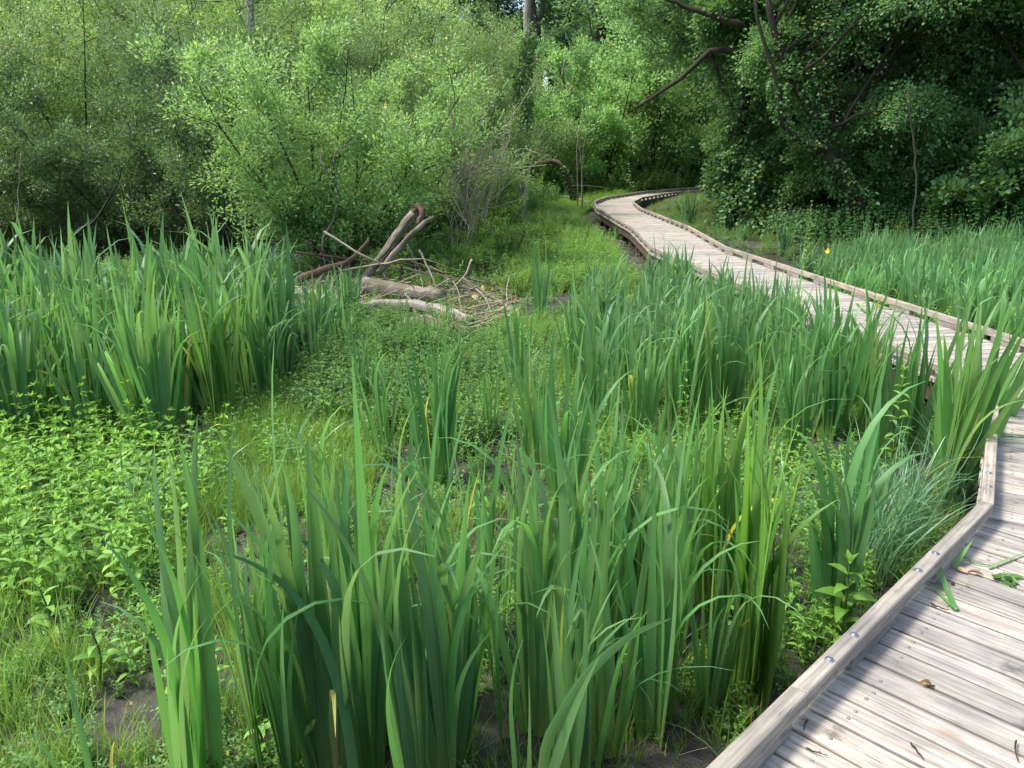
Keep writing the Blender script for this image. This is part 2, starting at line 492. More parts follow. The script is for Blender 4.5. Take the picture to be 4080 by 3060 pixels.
screw_V, screw_F, _ = tube([(0, 0, -.003), (0, 0, .0008), (0, 0, .0016)], [.0045, .0045, .0035], 10)
screw_me = mk('screw', screw_V, screw_F, M['steel'], link=False).data
ringV, ringF, _ = tube([(0, 0, -.003), (0, 0, .0004)], [.0062, .006], 12)
rg = MB(); rg.add(ringV, ringF)
ring_me = rg.build('screw_shadow_disc', M['ring'], link=False).data  # flat dark disc, shade round the screw head painted as colour
bolt_mb = MB()
for pts, rr in (([(0, 0, -.003), (0, 0, .0015), (0, 0, .002)], [.0145, .0145, .0135]), ([(0, 0, .002), (0, 0, .0045), (0, 0, .0055)], [.0085, .008, .005])):
    v, f, u = tube(pts, rr, 12); bolt_mb.add(v, f, u)
bolt_me = bolt_mb.build('bolt', M['steel'], link=False).data
PITCHP = .12
nplank = 0
for i in range(len(LEFT)-1):
    a = np.array(LEFT[i]); b = np.array(LEFT[i+1])
    d = (b-a); Ls = np.linalg.norm(d); d = d/Ls
    nr = np.array([d[1], -d[0]])
    ra, rb = RIGHT[i], RIGHT[i+1]
    ma = ra-a; ma = ma/np.linalg.norm(ma); na = np.array([-ma[1], ma[0]])
    if np.dot(na, d) < 0: na = -na
    mb_ = rb-b; mb_ = mb_/np.linalg.norm(mb_); nb = np.array([-mb_[1], mb_[0]])
    if np.dot(nb, d) > 0: nb = -nb
    ext = .75
    k = 0 if i else 8
    t = -ext
    if i == 0: t = 1.0
    while t < Ls+ext:
        x0 = t; x1 = t+PITCHP-.0125
        sk = random.uniform(-.004, .004)
        l0 = -.004+random.uniform(-.004, .004); l1 = W+.004+random.uniform(-.004, .004)
        poly = [a+d*(x0+sk*.5)+nr*l0, a+d*x0+nr*l1, a+d*x1+nr*l1, a+d*x1+nr*l0]
        t += PITCHP
        poly = clip(poly, a+na*.003, na)
        if len(poly) < 3: continue
        poly = clip(poly, b+nb*.003, nb)
        if len(poly) < 3: continue
        ar = abs(sum(poly[q][0]*poly[(q+1) % len(poly)][1]-poly[(q+1) % len(poly)][0]*poly[q][1] for q in range(len(poly))))/2
        if ar < .006: continue
        if nplank >= 299: break
        ang = math.atan2(nr[1], nr[0])
        pl = prism('plank', poly, DZ-.03, DZ+random.uniform(-.0015, .0015), M['deck'], boardwalk, ang)
        nplank += 1
        if i < 3 and Ls > 0:
            cen = sum(np.array(q) for q in poly)/len(poly)
            mid = (x0+x1)/2
            for off, dx in ((.135, -.018), (.135, .024), (W-.16, .0), (W/2+.02, .02)):
                if dx == .024 and random.random() < .5: continue
                q = a+d*(mid+dx+random.uniform(-.004, .004))+nr*(off+random.uniform(-.006, .006))
                if not in_poly(np.array(q[0]), np.array(q[1]), [tuple(p) for p in poly]): continue
                rel = q-np.array(pl.location)[:2]
                ca, sa = math.cos(-ang), math.sin(-ang)
                lx, ly = rel[0]*ca-rel[1]*sa, rel[0]*sa+rel[1]*ca
                top = .0150
                inst('screw', ring_me, pl, (lx, ly, top))  # the painted shadow disc, laid under the screw head
                inst('screw', screw_me, pl, (lx, ly, top+.0012))
def pts_between(P, i, s0, s1):
    a, b = np.array(P[i]), np.array(P[i+1])
    return a+(b-a)*s0, a+(b-a)*s1
for side in (0, 1):
    base = LEFT if side == 0 else [tuple(p) for p in RIGHT]
    sg = 1 if side == 0 else -1
    o0 = offset_line(base, 0.0); o1 = offset_line(base, sg*.052)
    b0 = offset_line(base, sg*.004); b1 = offset_line(base, sg*.048)
    e0 = offset_line(base, sg*.03); e1 = offset_line(base, sg*.085)
    for i in range(len(base)-1):
        a = np.array(base[i]); b = np.array(base[i+1]); Ls = np.linalg.norm(b-a)
        d = (b-a)/Ls; ang = math.atan2(d[1], d[0]); nr = np.array([d[1], -d[0]])*sg
        if side == 1 and i == 0: s_start = .0
        nseg = max(1, int(math.ceil(Ls/2.35)))
        for k in range(nseg):
            s0, s1 = k/nseg, (k+1)/nseg
            g = .0015/Ls
            p0, p1 = pts_between(o0, i, s0+g, s1-g); q0, q1 = pts_between(o1, i, s0+g, s1-g)
            rail = prism('kerb_rail', [p0, p1, q1, q0], DZ+.056, DZ+.108, M['kerb'], boardwalk, ang, .004)
            if i < 5:
                rl = np.linalg.norm(p1-p0)
                for sb in np.arange(.28, rl, .75):
                    for db in (-.09, .09):
                        if sb+db > rl-.03: continue
                        inst('bolt', bolt_me, rail, (sb+db-rl/2, random.uniform(-.004, .004), .0265))
            p0, p1 = pts_between(e0, i, s0+g, s1-g); q0, q1 = pts_between(e1, i, s0+g, s1-g)
            prism('bearer', [p0, p1, q1, q0], DZ-.19, DZ-.034, M['post'], boardwalk, ang, .004)
        sp = .75 if i < 6 else .46
        bl = .34 if i < 6 else .2
        for s in np.arange(.14, Ls-bl*.5, sp):
            s0, s1 = s/Ls, min(1, (s+bl)/Ls)
            p0, p1 = pts_between(b0, i, s0, s1); q0, q1 = pts_between(b1, i, s0, s1)
            prism('kerb_block', [p0, p1, q1, q0], DZ+.003, DZ+.0545, M['kerb'], boardwalk, ang, .002)
        if i < 11:
            for s in np.arange(.4, Ls, 1.3):
                q = a+d*s+nr*.14
                z0 = hz(*q)-.15
                v, f, u = tube([(0, 0, z0), (0, 0, z0/2+.1), (0, 0, DZ-.05)], [.085, .08, .078], 10)
                mk('post', v, f, M['post'], uv=u, parent=boardwalk, loc=(q[0], q[1], 0), smooth=False)

# is a point under/inside the boardwalk?
_bw = [tuple(p) for p in LEFT]+[tuple(p) for p in RIGHT[::-1]]
_bwo = [tuple(p) for p in offset_line(LEFT, -.07)]+[tuple(p) for p in offset_line(LEFT, W+.07)[::-1]]
_bwo3 = [tuple(p) for p in offset_line(LEFT, -.38)]+[tuple(p) for p in offset_line(LEFT, W+.2)[::-1]]
def off_deck(x, y):
    return ~in_poly(np.asarray(x), np.asarray(y), _bwo)

# ------------------------------------------------------------------ blades and leaves
def blade(L, w, droop=0.0, side=0.0, seg=10, across=3, power=2.2, fold=.25, tipbend=0.0, twist=0.0, taper=.45, base=.75):
    "one sword-shaped leaf growing up local Z, width along X, drooping to +Y"
    s = np.linspace(0, 1, seg+1)
    th = droop*s**power+tipbend*np.clip((s-.62)/.38, 0, 1)
    ph = side*s**1.6
    ds = L/seg
    d = np.stack([np.sin(ph)*np.cos(th), np.sin(th), np.cos(ph)*np.cos(th)], 1)
    P = np.concatenate([[[0, 0, 0]], np.cumsum((d[1:]+d[:-1])/2*ds, 0)])
    wd = w*.5*np.minimum(1, (base+(1-base)*np.minimum(1, s/.3)))*np.minimum(1, (np.clip(1-s, 0, 1)/taper)**.75)
    wd[-1] = w*.004
    tw = twist*s
    X_ = np.stack([np.cos(ph)*np.cos(tw), np.sin(tw), -np.sin(ph)*np.cos(tw)], 1)
    Nn = np.cross(d, X_); Nn /= np.linalg.norm(Nn, axis=1)[:, None]+1e-9
    cols = np.linspace(-1, 1, across)
    V = []; U = []
    for c in cols:
        V.append(P+X_*(wd*c)[:, None]-Nn*(wd*fold*(abs(c)-.5))[:, None])
        U.append(np.stack([np.full(seg+1, (c+1)/2), s], 1))
    V = np.stack(V, 1).reshape(-1, 3); U = np.stack(U, 1).reshape(-1, 2)
    F = []
    for i in range(seg):
        for j in range(across-1):
            F.append([i*across+j, i*across+j+1, (i+1)*across+j+1, (i+1)*across+j])
    return V, np.array(F), U
def xf(V, loc=(0, 0, 0), rot=(0, 0, 0), s=1.0):
    Mx = np.array(Euler(rot).to_matrix())
    return (np.asarray(V)*s)@Mx.T+np.array(loc)

# iris leaf kinds (unit height about 1 m)
IRIS = []
specs = [(1.0, .036, .12, .0, 0), (1.08, .038, .25, .10, 0), (.95, .034, .35, -.08, .3), (1.05, .036, .8, .05, .9), (1.0, .030, 1.1, 0, 1.2),
         (1.1, .040, .1, .16, .0), (.9, .032, .2, -.16, .5), (1.15, .034, 1.0, .1, .6), (.85, .030, 0.05, .05, 0), (1.0, .027, 1.5, .2, 1.0), (1.02, .036, .45, .12, .45), (1.1, .037, -.2, .12, -.35)]
for k, (L_, w_, dr, sd, tb) in enumerate(specs):
    v, f, u = blade(L_, w_, dr, sd*.8, 12, 3, 3.0, .22, tb, random.uniform(-.5, .5), .5)
    IRIS.append(mk('leaf', v, f, M['iris'], uv=u, link=False).data)
def fan_layout(nf, nl, spread, arch, radius, wide=1.0, hmin=.72):
    "list of (leaf kind, loc, rot, scale)"
    out = []
    for f in range(nf):
        a = random.uniform(0, 2*PI); r = radius*math.sqrt(random.random())
        ox, oy = r*math.cos(a), r*math.sin(a)
        head = random.uniform(0, PI)
        lx, ly = random.gauss(0, .035), random.gauss(0, .035)
        for j in range(nl):
            q = (j-(nl-1)/2)/max(1, (nl-1)/2)
            tilt = q*spread+random.gauss(0, .03)
            kind = random.choice([3, 4, 7, 9]) if random.random() < arch else random.choice([0, 1, 2, 5, 6, 8, 10, 11, 0, 5])
            sc = random.uniform(hmin, 1.08)*(1-.22*abs(q))
            flip = PI if (q > 0) == (random.random() < .25) else 0
            out.append((kind, (ox+math.cos(head)*q*.035, oy+math.sin(head)*q*.035, -.02), (lx+random.gauss(0, .03), tilt, head), (wide*random.uniform(.85, 1.15), 1, sc) if False else sc, wide*random.uniform(.85, 1.15)))
    return out
iris_count = 0
def iris_thing(x, y, label, group, H=1.15, nf=3, nl=6, spread=.2, arch=.25, radius=.09, wide=1.0, color=(1, 1, 1, 1), lean=(0, 0), cat='iris plant', zoff=0):
    global iris_count
    e = empty('iris_clump', (x, y, hz(x, y)-.01+zoff), 0)
    e.rotation_euler = (lean[1], lean[0], 0)
    tag(e, label, cat, group)
    for kind, loc, rot, sc, wd in fan_layout(nf, nl, spread, arch, radius, wide):
        o = bpy.data.objects.new('leaf', IRIS[kind]); COL.objects.link(o); o.parent = e
        o.location = loc
        m = Matrix.Rotation(rot[2], 4, 'Z')@Matrix.Rotation(rot[1], 4, 'Y')@Matrix.Rotation(rot[0]+0, 4, 'X')
        if random.random() < .5: m = m@Matrix.Rotation(PI, 4, 'Z')
        o.rotation_euler = m.to_euler()
        o.scale = (wd*sc*H, sc*H, sc*H)
        j = random.uniform(.85, 1.15)
        o.color = (color[0]*j, color[1]*random.uniform(.92, 1.08), color[2]*j, 1)
        if random.random() < .02: o.color = (2.6, 1.35, 1.2, 1); o.scale = (o.scale[0]*.8, o.scale[1], o.scale[2]*.75)
    iris_count += 1
    return e
# joined far clumps
FARCL = []
for k in range(10):
    mb = MB()
    for kind, loc, rot, sc, wd in fan_layout(random.choice([3, 4, 5]), random.choice([4, 5, 6]), .2, .15+.07*k if k < 5 else .3, .12):
        L_, w_, dr, sd, tb = specs[kind]
        v, f, u = blade(L_*sc, w_*1.2, dr, sd, 7, 2, 2.2, 0.0, tb, random.uniform(-.4, .4), .5)
        m = np.array((Matrix.Rotation(rot[2], 3, 'Z')@Matrix.Rotation(rot[1], 3, 'Y')@Matrix.Rotation(rot[0], 3, 'X')@Matrix.Rotation(PI*(random.random() < .5), 3, 'Z')))
        mb.add(v@m.T+np.array(loc), f, u)
    FARCL.append(mb.build('iris_clump', M['iris_far'], link=False).data)
def iris_far(x, y, label, group, H=1.1, color=(1, 1, 1, 1), kind=None):
    o = inst('iris_clump', FARCL[kind if kind is not None else random.randrange(10)], None, (x, y, hz(x, y)-.02), (random.gauss(0, .04), random.gauss(0, .04), random.uniform(0, 2*PI)), H)
    o.color = color
    return tag(o, label, 'iris plant', group)

# ---- herb with opposite pairs of pointed leaves
def leaf_shape(L, w, arch=.5, seg=4, fold=.3, profile=None):
    s = np.linspace(0, 1, seg+1)
    th = arch*(s-.25)*1.6
    ds = L/seg
    d = np.stack([np.cos(th), 0*s, -np.sin(th)], 1)
    P = np.concatenate([[[0, 0, 0]], np.cumsum((d[1:]+d[:-1])/2*ds, 0)])
    prof = profile if profile is not None else np.array([.08, .85, 1, .6, .0])[:seg+1]
    V = []
    for c in (-1, 0, 1):
        V.append(P+np.stack([0*s, c*w*.5*prof, abs(c)*w*.5*prof*fold], 1))
    V = np.stack(V, 1).reshape(-1, 3)
    F = []
    for i in range(seg):
        for j in range(2):
            F.append([i*3+j, i*3+j+1, (i+1)*3+j+1, (i+1)*3+j])
    return V, np.array(F)
def herb_mesh(H, nodes, lf, wf, mat, name='herb_plant', lean=.1, branch=0, elev=.35, stem_r=.0025):
    mb = MB(); 
    stems = [((0, 0, 0), 1.0, random.uniform(0, 2*PI))]
    for b in range(branch): stems.append(((random.uniform(-.03, .03), random.uniform(-.03, .03), 0), random.uniform(.5, .9), random.uniform(0, 2*PI)))
    sm = []
    for (p0, hs, ax) in stems:
        ln = random.uniform(0, lean)
        top = np.array(p0)+np.array([math.cos(ax)*ln*H*hs, math.sin(ax)*ln*H*hs, H*hs])
        mid = (np.array(p0)+top)/2-np.array([math.cos(ax), math.sin(ax), 0])*ln*H*.15
        path = smooth_path([p0, mid, top], 6)
        v, f, u = tube(path, np.linspace(stem_r, stem_r*.5, 6), 4, False); mb.add(v, f, u)
        nn = max(3, int(nodes*hs)); ph = random.uniform(0, PI)
        for k in range(nn):
            s = (.12+.88*k/(nn-1))
            p = path[0]+(path[-1]-path[0])*s
            p = np.array([np.interp(s, np.linspace(0, 1, 6), path[:, q]) for q in range(3)])
            size = (1.0-.55*max(0, s-.55)/.45)*(.65+.35*min(1, s/.3))
            for a in (0, PI):
                v, f = leaf_shape(lf*size*random.uniform(.8, 1.15), wf*size*random.uniform(.85, 1.1), random.uniform(.3, 1.0))
                el = -(elev+.5*max(0, s-.7)+random.gauss(0, .15))
                mb.add(xf(v, p, (random.gauss(0, .2), el, ph+a+random.gauss(0, .2))), f)
            ph += PI/2+random.gauss(0, .15)
        for a in range(4):
            v, f = leaf_shape(lf*.4, wf*.4, .2)
            mb.add(xf(v, path[-1], (0, -random.uniform(.7, 1.2), a*PI/2+.3)), f)
    return mb.build(name, mat, link=False)
HERB = [herb_mesh(random.uniform(.26, .42), random.choice([5, 6, 7]), .078, .027, M['herb'], branch=random.choice([0, 1, 1])) for _ in range(7)]
HERBD = [herb_mesh(random.uniform(.2, .36), random.choice([6, 7]), .05, .026, M['herb_dark'], branch=2) for _ in range(3)]
NETTLE = [herb_mesh(random.uniform(.6, .95), 10, .085, .045, M['nettle'], 'nettle_plant', .15, 1, .1, .004) for _ in range(4)]
CARPET = []
for k in range(8):
    mb = MB()
    for s in range(random.choice([4, 5, 6])):
        a = random.uniform(0, 2*PI); r = random.uniform(0, .05); x0, y0 = r*math.cos(a), r*math.sin(a)
        H_ = random.uniform(.05, .17) if k < 5 else random.uniform(.1, .26)
        n_ = int(H_/.022)+2
        lx, ly = random.gauss(0, .25), random.gauss(0, .25)
        for q in range(n_):
            z = H_*(q+1)/n_
            for t in (0, PI):
                l = random.uniform(.018, .032)*(1.15-.5*(q/n_))
                v, f = leaf_shape(l, l*.55, .5, 2, .3, np.array([.25, 1, .1]))
                mb.add(xf(v, (x0+lx*z, y0+ly*z, z), (random.gauss(0, .3), -random.uniform(.0, .6), q*PI/2+t+random.gauss(0, .3))), f)
    CARPET.append(mb.build('carpet_sprig', M['carpet'] if k % 3 else M['herb_dark'], link=False))
GRASS = []
for k in range(6):
    mb = MB()
    for s in range(16):
        a = random.uniform(0, 2*PI); r = random.uniform(0, .05)
        v, f, u = blade(random.uniform(.06, .17)*(1.5 if k > 3 else 1), random.uniform(.0022, .0045), random.uniform(0, 1.2), 0, 4, 2, 2, 0, 0, 0, .8)
        mb.add(xf(v, (r*math.cos(a), r*math.sin(a), -.005), (random.gauss(0, .25), random.gauss(0, .25), random.uniform(0, 2*PI))), f, u)
    GRASS.append(mb.build('grass_tuft', M['grass'], link=False))
SEDGE = []
for k in range(4):
    mb = MB()
    for s in range(34):
        a = random.uniform(0, 2*PI); r = random.uniform(0, .05)
        v, f, u = blade(random.uniform(.35, .72), random.uniform(.005, .008), random.uniform(.6, 2.1), 0, 7, 2, 1.6, 0, random.choice([0, 0, .8]), random.uniform(-.5, .5), .8)
        mb.add(xf(v, (r*math.cos(a), r*math.sin(a), -.01), (random.gauss(0, .3), random.gauss(0, .2), random.uniform(0, 2*PI))), f, u)
    SEDGE.append(mb.build('sedge_tuft', M['sedge'], link=False))
DLEAF = []
for k in range(4):
    v, f = leaf_shape(random.uniform(.03, .07), random.uniform(.015, .035), random.uniform(-1.2, 1.2), 4, random.uniform(-.5, .5), np.array([.1, .8, 1, .7, .05]))
    DLEAF.append(mk('dead_leaf', v, f, M['deadleaf'], link=False))
for k in range(3):
    mb = MB()
    p = [(0, 0, .005)]
    for s in range(3): p.append((p[-1][0]+random.uniform(.04, .1), p[-1][1]+random.gauss(0, .02), .005+random.uniform(0, .015)))
    v, f, u = tube(smooth_path(p, 6), .002, 4, False); mb.add(v, f, u)
    DLEAF.append(mb.build('dead_twig', M['dry'], link=False))

def scatter(name, protos, P, rz, S, label, cat, tilt=.12, zoff=-.005):
    col = bpy.data.collections.new(name+'_kinds')
    for o in protos: col.objects.link(o)
    P = np.asarray(P)
    me = bpy.data.meshes.new(name)
    n = len(P)
    V = np.stack([P[:, 0], P[:, 1], hgt(P[:, 0], P[:, 1])+zoff], 1)
    me.from_pydata(V.tolist(), [], [])
    at = me.attributes.new('rot', 'FLOAT_VECTOR', 'POINT')
    at.data.foreach_set('vector', np.stack([rng.normal(0, tilt, n), rng.normal(0, tilt, n), rz], 1).astype(np.float32).ravel())
    at = me.attributes.new('scl', 'FLOAT', 'POINT'); at.data.foreach_set('value', np.asarray(S, np.float32))
    at = me.attributes.new('idx', 'INT', 'POINT'); at.data.foreach_set('value', rng.integers(0, len(protos), n).astype(np.int32))
    o = bpy.data.objects.new(name, me); COL.objects.link(o)
    ng = bpy.data.node_groups.new(name, 'GeometryNodeTree')
    ng.interface.new_socket('Geometry', in_out='INPUT', socket_type='NodeSocketGeometry')
    ng.interface.new_socket('Geometry', in_out='OUTPUT', socket_type='NodeSocketGeometry')
    N, L = ng.nodes, ng.links
    gi, go = N.new('NodeGroupInput'), N.new('NodeGroupOutput')
    ci = N.new('GeometryNodeCollectionInfo'); ci.inputs['Collection'].default_value = col
    ci.inputs['Separate Children'].default_value = True; ci.inputs['Reset Children'].default_value = True
    ip = N.new('GeometryNodeInstanceOnPoints'); ip.inputs['Pick Instance'].default_value = True
    def attr(nm, ty):
        a = N.new('GeometryNodeInputNamedAttribute'); a.data_type = ty; a.inputs['Name'].default_value = nm; return a.outputs[0]
    er = N.new('FunctionNodeEulerToRotation')
    L.new(gi.outputs[0], ip.inputs['Points']); L.new(ci.outputs[0], ip.inputs['Instance'])
    L.new(attr('rot', 'FLOAT_VECTOR'), er.inputs[0]); L.new(er.outputs[0], ip.inputs['Rotation'])
    L.new(attr('scl', 'FLOAT'), ip.inputs['Scale']); L.new(attr('idx', 'INT'), ip.inputs['Instance Index'])
    L.new(ip.outputs[0], go.inputs[0])
    md = o.modifiers.new('scatter', 'NODES'); md.node_group = ng
    return tag(o, label, cat, kind='stuff')

# ------------------------------------------------------------------ shrubs and trees
def leaves_mesh(P, D, size, ratio, name, mat, parent=None, link=True, sizes=None):
    "P positions, D leaf directions (unit); folded diamond per leaf"
    n = len(P)
    s = size*rng.uniform(.65, 1.25, n) if sizes is None else sizes
    up = rng.normal(0, 1, (n, 3)); up[:, 2] += 1.4
    side = np.cross(D, up); side /= np.linalg.norm(side, axis=1)[:, None]+1e-9
    nn = np.cross(side, D)
    w_ = (s*ratio*.5)[:, None]; l_ = s[:, None]
    V = np.stack([P, P+D*l_*.45+side*w_+nn*w_*.3, P+D*l_-nn*l_*.08, P+D*l_*.45-side*w_+nn*w_*.3], 1).reshape(-1, 3)
    a = np.arange(n)*4
    F = np.concatenate([np.stack([a, a+1, a+2], 1), np.stack([a, a+2, a+3], 1)])
    me = bpy.data.meshes.new(name)
    me.vertices.add(len(V)); me.vertices.foreach_set('co', V.astype(np.float32).ravel())
    me.loops.add(len(F)*3); me.loops.foreach_set('vertex_index', F.astype(np.int32).ravel())
    me.polygons.add(len(F)); me.polygons.foreach_set('loop_start', (np.arange(len(F))*3).astype(np.int32))
    me.update(calc_edges=True)
    me.materials.append(mat)
    o = bpy.data.objects.new(name, me)
    if link: COL.objects.link(o)
    if parent: o.parent = parent
    return o
def unit(v): return v/(np.linalg.norm(v)+1e-9)
class Grow:
    def __init__(s, tw_leaves, leaf, spreadr, droop=0.0):
        s.wood = MB(); s.twigs = MB(); s.P = []; s.D = []
        s.nl = tw_leaves; s.leaf = leaf; s.sr = spreadr; s.droop = droop
    def path(s, p, d, L, n, up, wob):
        pts = [np.array(p, float)]; d = unit(np.array(d, float))
        for i in range(n):
            d = unit(d+rng.normal(0, wob, 3)+np.array([0, 0, up]))
            pts.append(pts[-1]+d*L/n)
        return np.array(pts)
    def leaves(s, pts, f0=.1):
        n = s.nl
        t = rng.uniform(f0, 1.03, n)*(len(pts)-1)
        i = np.minimum(t.astype(int), len(pts)-2); f = (t-i)[:, None]
        base = pts[i]*(1-f)+pts[i+1]*f
        ax = unit(pts[-1]-pts[0])
        off = rng.normal(0, 1, (n, 3))*s.sr*(.4+.6*rng.random((n, 1)))
        d = off/(np.linalg.norm(off, axis=1)[:, None]+1e-9)*.8+ax*.6+np.array([0, 0, .15-s.droop])
        d /= np.linalg.norm(d, axis=1)[:, None]
        s.P.append(base+off); s.D.append(d)
def shrub(seed, H, R, stems=9, br=8, tw=7, nl=46, leaf=.05, ratio=.42, mat='willow', name='willow_shrub', up=.06, sr=.07, bark='bark', spread=.9, low=.15, base_r=.035):
    global rng
    keep = rng; rng = np.random.default_rng(seed)
    g = Grow(nl, leaf, sr)
    for i in range(stems):
        az = 2*PI*i/stems+rng.uniform(-.3, .3); sp = spread*rng.uniform(.25, 1.0)
        d = (math.cos(az)*math.sin(sp), math.sin(az)*math.sin(sp), math.cos(sp))
        L = H*rng.uniform(.8, 1.12)/max(.65, math.cos(sp)*1.05)
        L = min(L, R*1.25/max(.25, math.sin(sp)))
        p0 = np.array([rng.uniform(-.2, .2), rng.uniform(-.2, .2), -.05])
        ms = g.path(p0, d, L, 6, up, .09)
        v, f, u = tube(ms, np.linspace(base_r, .006, 7), 5, False); g.wood.add(v, f, u)
        for b in range(br):
            t = rng.uniform(low, 1.0)*6; k = min(int(t), 5); q = ms[k]+(ms[k+1]-ms[k])*(t-k)
            a2 = rng.uniform(0, 2*PI); tang = unit(ms[k+1]-ms[k])
            dd = unit(tang*.45+np.array([math.cos(a2), math.sin(a2), rng.uniform(-.35, .5)]))
            bl = L*rng.uniform(.22, .38)*(1.15-.6*t/6)
            bp = g.path(q, dd, bl, 4, up*1.3, .13)
            v, f, u = tube(bp, np.linspace(.010, .003, 5), 3, False); g.wood.add(v, f, u)
            for w2 in range(tw):
                t2 = rng.uniform(.2, 1.0)*4; k2 = min(int(t2), 3); q2 = bp[k2]+(bp[k2+1]-bp[k2])*(t2-k2)
                a3 = rng.uniform(0, 2*PI)
                d3 = unit(unit(bp[k2+1]-bp[k2])*.6+np.array([math.cos(a3)*.9, math.sin(a3)*.9, rng.uniform(-.2, .8)]))
                tp = g.path(q2, d3, bl*rng.uniform(.35, .75), 3, up*1.5, .1)
                v, f, u = tube(tp, np.array([.0035, .0028, .002, .0012]), 3, False); g.twigs.add(v, f, u)
                g.leaves(tp)
    e = empty(name)
    g.wood.build('branch', M[bark], parent=e)
    g.twigs.build('twigs', M['stem'], parent=e)['kind'] = 'stuff'
    leaves_mesh(np.concatenate(g.P), np.concatenate(g.D), leaf, ratio, 'foliage', M[mat], e)['kind'] = 'stuff'
    rng = keep
    return e
def tree(seed, trunk, rad, limbs, crown_c, crown_r, nbr=9, ntw=8, nl=40, leaf=.07, ratio=.8, mat='alder', name='alder_tree', bark='bark_big', sr=.12, up=.02, extra=None, droop=.2, from_h=.25, loc=(0, 0, 0)):
    "trunk: path points (local); limbs end on the crown ellipsoid"
    global rng
    keep = rng; rng = np.random.default_rng(seed)
    g = Grow(nl, leaf, sr, droop)
    tp = smooth_path(trunk, 14, .015)
    v, f, u = tube(tp, np.interp(np.linspace(0, 1, 14), [0, .08, 1], [rad*1.35, rad, rad*.35]), 10, True, .08)
    tm = MB(); tm.add(v, f, u)
    if extra:
        for (pp, r0, r1) in extra:
            q = smooth_path(pp, 12, .02); v, f, u = tube(q, np.linspace(r0, r1, 12), 8, True, .08); tm.add(v, f, u)
    cc = np.array(crown_c); cr = np.array(crown_r)
    for i in range(limbs):
        s = from_h+(1-from_h)*((i+.5)/limbs); t = s*13; k = min(int(t), 12); p = tp[k]+(tp[k+1]-tp[k])*(t-k)
        az = i*2.399+rng.uniform(-.3, .3); el = rng.uniform(-.75, .95) if s < .8 else rng.uniform(.2, 1.4)
        end = cc+cr*np.array([math.cos(az)*math.cos(el), math.sin(az)*math.cos(el), math.sin(el)])*rng.uniform(.8, 1.05)
        mid = (p+end)/2+np.array([0, 0, .12*np.linalg.norm(end-p)])+rng.normal(0, .15, 3)
        lp = smooth_path([p, mid, end], 8, .04); L = np.linalg.norm(end-p)
        v, f, u = tube(lp, np.linspace(rad*.22, .010, 8), 6, False); g.wood.add(v, f, u)
        for b in range(nbr):
            t = rng.uniform(.25, 1.0)*7; k = min(int(t), 6); q = lp[k]+(lp[k+1]-lp[k])*(t-k)
            a2 = rng.uniform(0, 2*PI)
            dd = unit(unit(lp[k+1]-lp[k])*.5+np.array([math.cos(a2), math.sin(a2), rng.uniform(-.5, .5)]))
            bl = max(.5, L*rng.uniform(.2, .38))
            bp = g.path(q, dd, bl, 4, up, .12)
            v, f, u = tube(bp, np.linspace(.016, .005, 5), 3, False); g.wood.add(v, f, u)
            for w2 in range(ntw):
                t2 = rng.uniform(.15, 1.0)*4; k2 = min(int(t2), 3); q2 = bp[k2]+(bp[k2+1]-bp[k2])*(t2-k2)
                d3 = unit(unit(bp[k2+1]-bp[k2])*.6+rng.normal(0, .7, 3))
                tq = g.path(q2, d3, bl*rng.uniform(.3, .6), 3, up-.03, .1)
                v, f, u = tube(tq, np.array([.005, .004, .003, .002]), 3, False); g.twigs.add(v, f, u)
                g.leaves(tq)
    e = empty(name, loc)
    tm.build('trunk', M[bark], parent=e)
    g.wood.build('limb', M[bark], parent=e)
    crown = leaves_mesh(np.concatenate(g.P), np.concatenate(g.D), leaf, ratio, 'crown', M[mat], e)
    crown['kind'] = 'stuff'
    g.twigs.build('twigs', M[bark], parent=crown)['kind'] = 'stuff'
    rng = keep
    return e

WIL = [shrub(100+k, [3.3, 4.2, 5.2][k], [2.0, 2.3, 2.5][k], [15, 13, 12][k], 10, 7, [74, 66, 60][k], [.062, .066, .070][k], [.5, .44, .42][k], low=[.03, .16, .2][k], spread=1.05, sr=.10) for k in range(3)]
BRI = [shrub(140+k, [3.6, 5.0][k], [1.8, 2.1][k], 9, 8, 7, 40, .085, .68, 'bright', 'leafy_shrub', sr=.10) for k in range(2)]
FART = [tree(160+k, [(0, 0, -.3), (.15, .1, 3), (-.1, 0, 7), (0, .1, 11)], .2, 18, (0, 0, 6.6), (3.0, 3.0, 5.4), 8, 7, 34, .15, .62, 'far', 'woodland_tree', sr=.2, from_h=.12) for k in range(3)]
ALD = [tree(180+k, [(0, 0, -.3), (.1, .1, 3), (-.2, .2, 6), (0, .1, 9.5)], .19, 20, (0, 0, 5.6), (4.2, 4.2, 4.4), 9, 8, 54, .082, .78, 'alder', 'alder_tree', sr=.15, from_h=.15) for k in range(2)]
used = set()
def place(kinds, k, x, y, label, cat, group, s=1.0, rz=None, color=(1, 1, 1, 1), name=None):
    src = kinds[k]
    rz = random.uniform(0, 2*PI) if rz is None else rz
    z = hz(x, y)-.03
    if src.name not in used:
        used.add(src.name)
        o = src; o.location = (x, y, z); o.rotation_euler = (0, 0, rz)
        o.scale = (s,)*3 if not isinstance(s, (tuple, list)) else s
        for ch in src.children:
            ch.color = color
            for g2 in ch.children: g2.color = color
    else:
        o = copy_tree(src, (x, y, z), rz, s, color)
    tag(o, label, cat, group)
    return o

